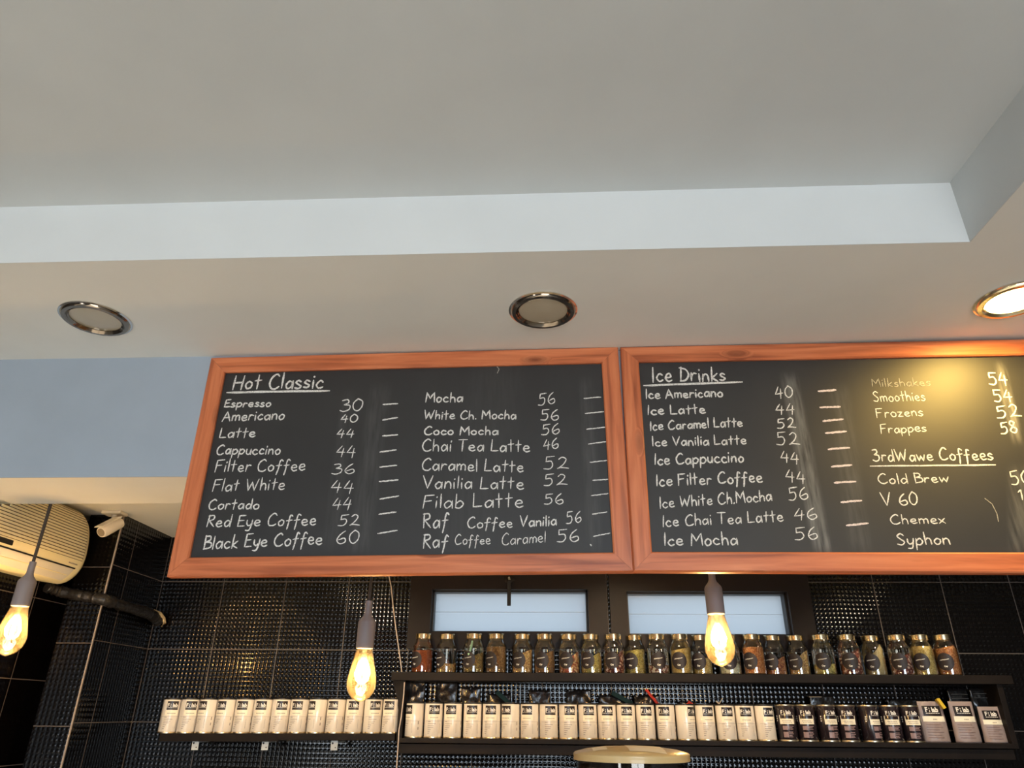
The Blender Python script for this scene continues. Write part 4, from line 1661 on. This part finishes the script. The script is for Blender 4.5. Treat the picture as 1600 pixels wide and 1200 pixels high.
RUST = G('rust_powder', (.42, .11, .035), (.50, .15, .05), (.34, .08, .03), s=500)
TAN = G('tan_flakes', (.45, .26, .10), (.58, .40, .20), (.22, .10, .04), (.38, .30, .12))
OLIVE = G('olive_herbs', (.20, .14, .045), (.30, .22, .07), (.13, .08, .03))
BROWN = G('brown_herbs', (.22, .12, .045), (.32, .19, .08), (.13, .065, .025), s=320)
CHUNK = G('cream_and_red_pieces', (.72, .52, .30), (.35, .09, .05), (.55, .33, .16), (.18, .06, .03), s=150)
YGREEN = G('yellow_green_leaves', (.40, .34, .10), (.55, .46, .17), (.28, .22, .06))
DARKRED = G('dark_red_fruit', (.16, .035, .025), (.09, .022, .018), (.68, .46, .36), (.24, .07, .04), s=150)
PINKW = G('pink_white_bits', (.62, .42, .38), (.12, .04, .03), (.78, .62, .52), (.20, .08, .05), s=160)
GOLDEN = G('golden_flowers', (.58, .42, .14), (.45, .30, .09), (.70, .54, .24), s=300)
PALE = G('pale_leaves', (.62, .60, .48), (.48, .46, .32), (.70, .66, .52), s=200)
ORANGE = G('orange_brown_petals', (.50, .20, .07), (.38, .13, .04), (.58, .30, .12), s=220)
BEIGE = G('beige_grains', (.56, .44, .22), (.62, .50, .28), (.50, .38, .18), s=420)
REDBROWN = G('red_brown_mix', (.34, .12, .05), (.20, .06, .03), (.46, .24, .10))
# px centre, lid-top row, base row depth y, content, fill, slope, label word
JARS = [(660, 3.235, RUST, .74, .05, 'orange-red powder'), (698, 3.25, TAN, .30, -.1, 'a few tan flakes'), (740, 3.225, OLIVE, .50, .5, 'olive herbs with mint scoop'),
        (775, 3.23, BROWN, .88, 0, 'brown herbs to the top'), (816, 3.24, TAN, .62, .55, 'slanting tan flakes'), (851, 3.235, BROWN, .62, .45, 'fine slanting brown herbs'),
        (889, 3.235, CHUNK, .46, .8, 'cream and red chunks'), (924, 3.235, YGREEN, .50, .6, 'yellow-green leaves'), (960.5, 3.225, DARKRED, .48, 1.0, 'dark red and white pieces'),
        (993, 3.262, YGREEN, .80, .1, 'yellowish grass leaves'), (1027, 3.225, PINKW, .24, .1, 'few pink and white bits'), (1065, 3.222, GOLDEN, .82, .2, 'golden flakes nearly full'),
        (1095, 3.262, GOLDEN, .52, 0, 'golden flowers behind the bulb'), (1140, 3.24, PALE, .34, -.2, 'pale leaves beside the bulb'),
        (1178, 3.222, ORANGE, .90, 0, 'orange-brown petals to the top'), (1210, 3.262, REDBROWN, .40, .6, 'a little red-brown mix'),
        (1247, 3.262, TAN, .55, .8, 'greenish tan flakes'), (1287, 3.225, YGREEN, .30, .1, 'few yellow-green leaves'),
        (1328, 3.222, DARKRED, .62, .8, 'dark red fruit tea'), (1367, 3.262, BEIGE, .72, 1.0, 'fine sloping beige grains'),
        (1407, 3.225, DARKRED, .58, .4, 'dark mixed fruit'), (1443, 3.222, GOLDEN, .96, 0, 'beige-brown flakes to the top'), (1478, 3.215, ORANGE, .92, .2, 'orange and beige flakes')]
gm = jar_glass_mesh().build('glass_jar', M_GLASS, smooth=True)
lb = MB()
lb.lathe([(0, .160), (JR - .0125, .160), (JR - .0105, .158), (JR - .0105, .139), (JR - .0125, .137), (JR - .0132, .137)], 40)
lm_ = lb.build('lid', M_GOLD, smooth=True)
sb = MB()
RS = .034


def disc_on_jar(u, v, r=JR + .0005):
    rr, a = RS * v, 2 * pi * u
    x, z = rr * cos(a), rr * sin(a) + .052
    t = -pi / 2 + x / r
    return (r * cos(t), r * sin(t), z)


sb.grid(disc_on_jar, 28, 6)
sm_ = sb.build('round_sticker', M_STICKER, smooth=True)
SJ = [('scribble', None)]
tx = MB()
rj = random.Random(5)
pl_ = cyl_place(JR + .0009, 0)
zig = [(-.019 + k * .0021, .058 + k * .00025 + (.0016 if k % 2 else -.0016) * rj.uniform(.5, 1.3)) for k in range(18)]
tx.ribbon(zig, .0019, lambda X, Y, l: pl_(X, Y, l))
font_mesh('Çay', .0088, lambda X, Y, l: pl_(X, Y + .032, l), tx, bold=.0003)
tm_ = tx.build('sticker_lettering', M_STICKTXT)
protos = [gm, lm_, sm_, tm_]
proto_meshes = [o.data for o in protos]
for o in protos:
    bpy.data.objects.remove(o)
JY = [j[1] for j in JARS]
JX = spread([aty(j[0], 1030, j[1]).x for j in JARS], lambda i: 2 * JR + .0032 if abs(JY[i] - JY[i + 1]) < .03 else 2 * JR + .0032)
JROT = [-.75, -.85, -.6, -.7, -.5, -.45, -.45, -.6, -.4, -.7, -.2, -.5, -.6, -.4, -.5, -.5, -.5, -.25, -.2, -.45, -.4, -.5, -.5]
for i, (px, y, cm, fill, slope, word) in enumerate(JARS):
    q = Vector((JX[i], y, 0))
    pos = 'at the left end of' if i == 0 else 'at the right end of' if i == len(JARS) - 1 else ordinal(i) + ' from the left on'
    root = empty('tea_jar', (q.x, y, shelf_z(ts, q.x) + .0003), 'jar of %s, %s the top shelf' % (word, pos), 'jar', 'jars on the shelf under the windows')
    face = math.atan2(q.x, y)
    root.rotation_euler = (0, 0, JROT[i] + .1 - (.30 if i > 13 else 0))
    objs = []
    for nm, me in zip(('glass_body', 'lid', 'round_sticker', 'sticker_lettering'), proto_meshes):
        o = bpy.data.objects.new(nm, me)
        COL.objects.link(o)
        o.parent = objs[2] if nm == 'sticker_lettering' else root
        objs.append(o)
    o = contents(fill, slope, i, .0035 if cm in (CHUNK, DARKRED, PINKW) else .0022).build('dried_tea', cm, root, smooth=True)
    if i == 2:
        b = MB()
        b.tube([(.012, -.030, .128), (.010, -.034, .105), (.006, -.037, .085)], [.0045, .005, .005], 10)
        b.lathe([(0, -.004), (.010, .0), (.0115, .012), (.008, .019), (0, .021)], 16, c=(.003, -.035, .064))
        b.build('scoop', M_MINT, root, smooth=True)

# ------------------------------------------------------------------ loose cable down the tiled wall
b = MB()
yc = YB - .004
cps = [aty(x, y, yc) for x, y in ((590, 800), (601, 870), (607, 897), (611, 915), (614, 945), (619, 985), (624, 1020), (628, 1050))]
b.tube(cps, .0028, 6)
o = b.build('wall_cable', M_CABLE, smooth=True)
tag(o, 'thin pale cable hanging on the black tiles left of the windows', 'cable')
b = MB()
cps = [aty(x, y, YS - .016) for x, y in ((632, 1066), (631, 1085), (627, 1120), (623.5, 1140), (622, 1165), (620.5, 1185), (619, 1215))]
b.tube(cps, .0024, 6)
o = b.build('wall_cable', M_CABLE, smooth=True)
tag(o, 'thin pale cable running past the left ends of the jar shelf and lower shelf', 'cable')

# ------------------------------------------------------------------ big bean container on the bar (only its top shows)
c = aty(995, 1180, 1.6)
cr = .124
ctop = aty(995, 1182, 1.6).z
jar = empty('bean_container', (c.x, 1.6 + cr * .9, 1.25), 'large clear container of coffee beans with an amber lid, at the bottom edge', 'container')
zt = ctop - 1.25
b = MB()
b.lathe([(0, .0), (cr * .9, 0), (cr * .93, .006), (cr * .95, zt - .011)], 48)
b.build('container_body', M_GLASS, jar, smooth=True)
b = MB()
b.lathe([(cr * .94, zt - .012), (cr * 1.0, zt - .012), (cr * 1.004, zt - .010), (cr * .995, zt - .006), (cr * 1.0, zt - .0045), (cr * 1.0, zt), (cr * .975, zt + .003), (cr * .80, zt + .0085), (cr * .5, zt + .0130), (cr * .2, zt + .0145), (0, zt + .0148)], 56)
b.build('container_lid', M_LID, jar, smooth=True)
b = MB()
def on_lid(x, y):
    q = sqrt(x * x + y * y) / cr
    P = [(0, .0148), (.2, .0145), (.5, .0130), (.80, .0085), (.975, .003)]
    for (q0, h0), (q1, h1) in zip(P, P[1:]):
        if q <= q1:
            return (x, y, zt + h0 + (h1 - h0) * (q - q0) / (q1 - q0) + .0006)
    return (x, y, zt + .0035)


b.grid(lambda u, v: on_lid(-.012 + u * .075, -cr * .80 + v * cr * 1.1), 8, 10)
b.grid(lambda u, v: on_lid(-.085 + u * .03, -cr * .55 + v * cr * .5), 4, 6)
b.build('lid_tape', M_TAPE, jar)
b = MB()
beans = G('roasted_beans', (.07, .032, .015), (.11, .05, .022), (.045, .02, .01), s=220)
b.lathe([(0, .004), (cr * .88, .004), (cr * .90, .01), (cr * .925, zt - .022), (cr * .6, zt - .018), (0, zt - .016)], 48)
b.build('coffee_beans', beans, jar, smooth=True)
b = MB()
b.box(-.9, 1.3, 1.45, 1.95, 0, 1.21)
o = b.build('counter_body', mat('dark_counter', (.05, .04, .035), .5))
cnt = empty('bar_counter', (.2, 1.7, 0), 'dark bar counter below the picture carrying the bean container', 'counter')
o.parent = cnt
o.location = (-.2, -1.7, 0)
b = MB()
b.box(-.93, 1.33, 1.42, 1.98, 1.21, 1.2498)
o = b.build('worktop', mat('oak_worktop', (.30, .18, .09), .4, var=.2, scale=15), cnt, loc=(-.2, -1.7, 0), bevel=.003)
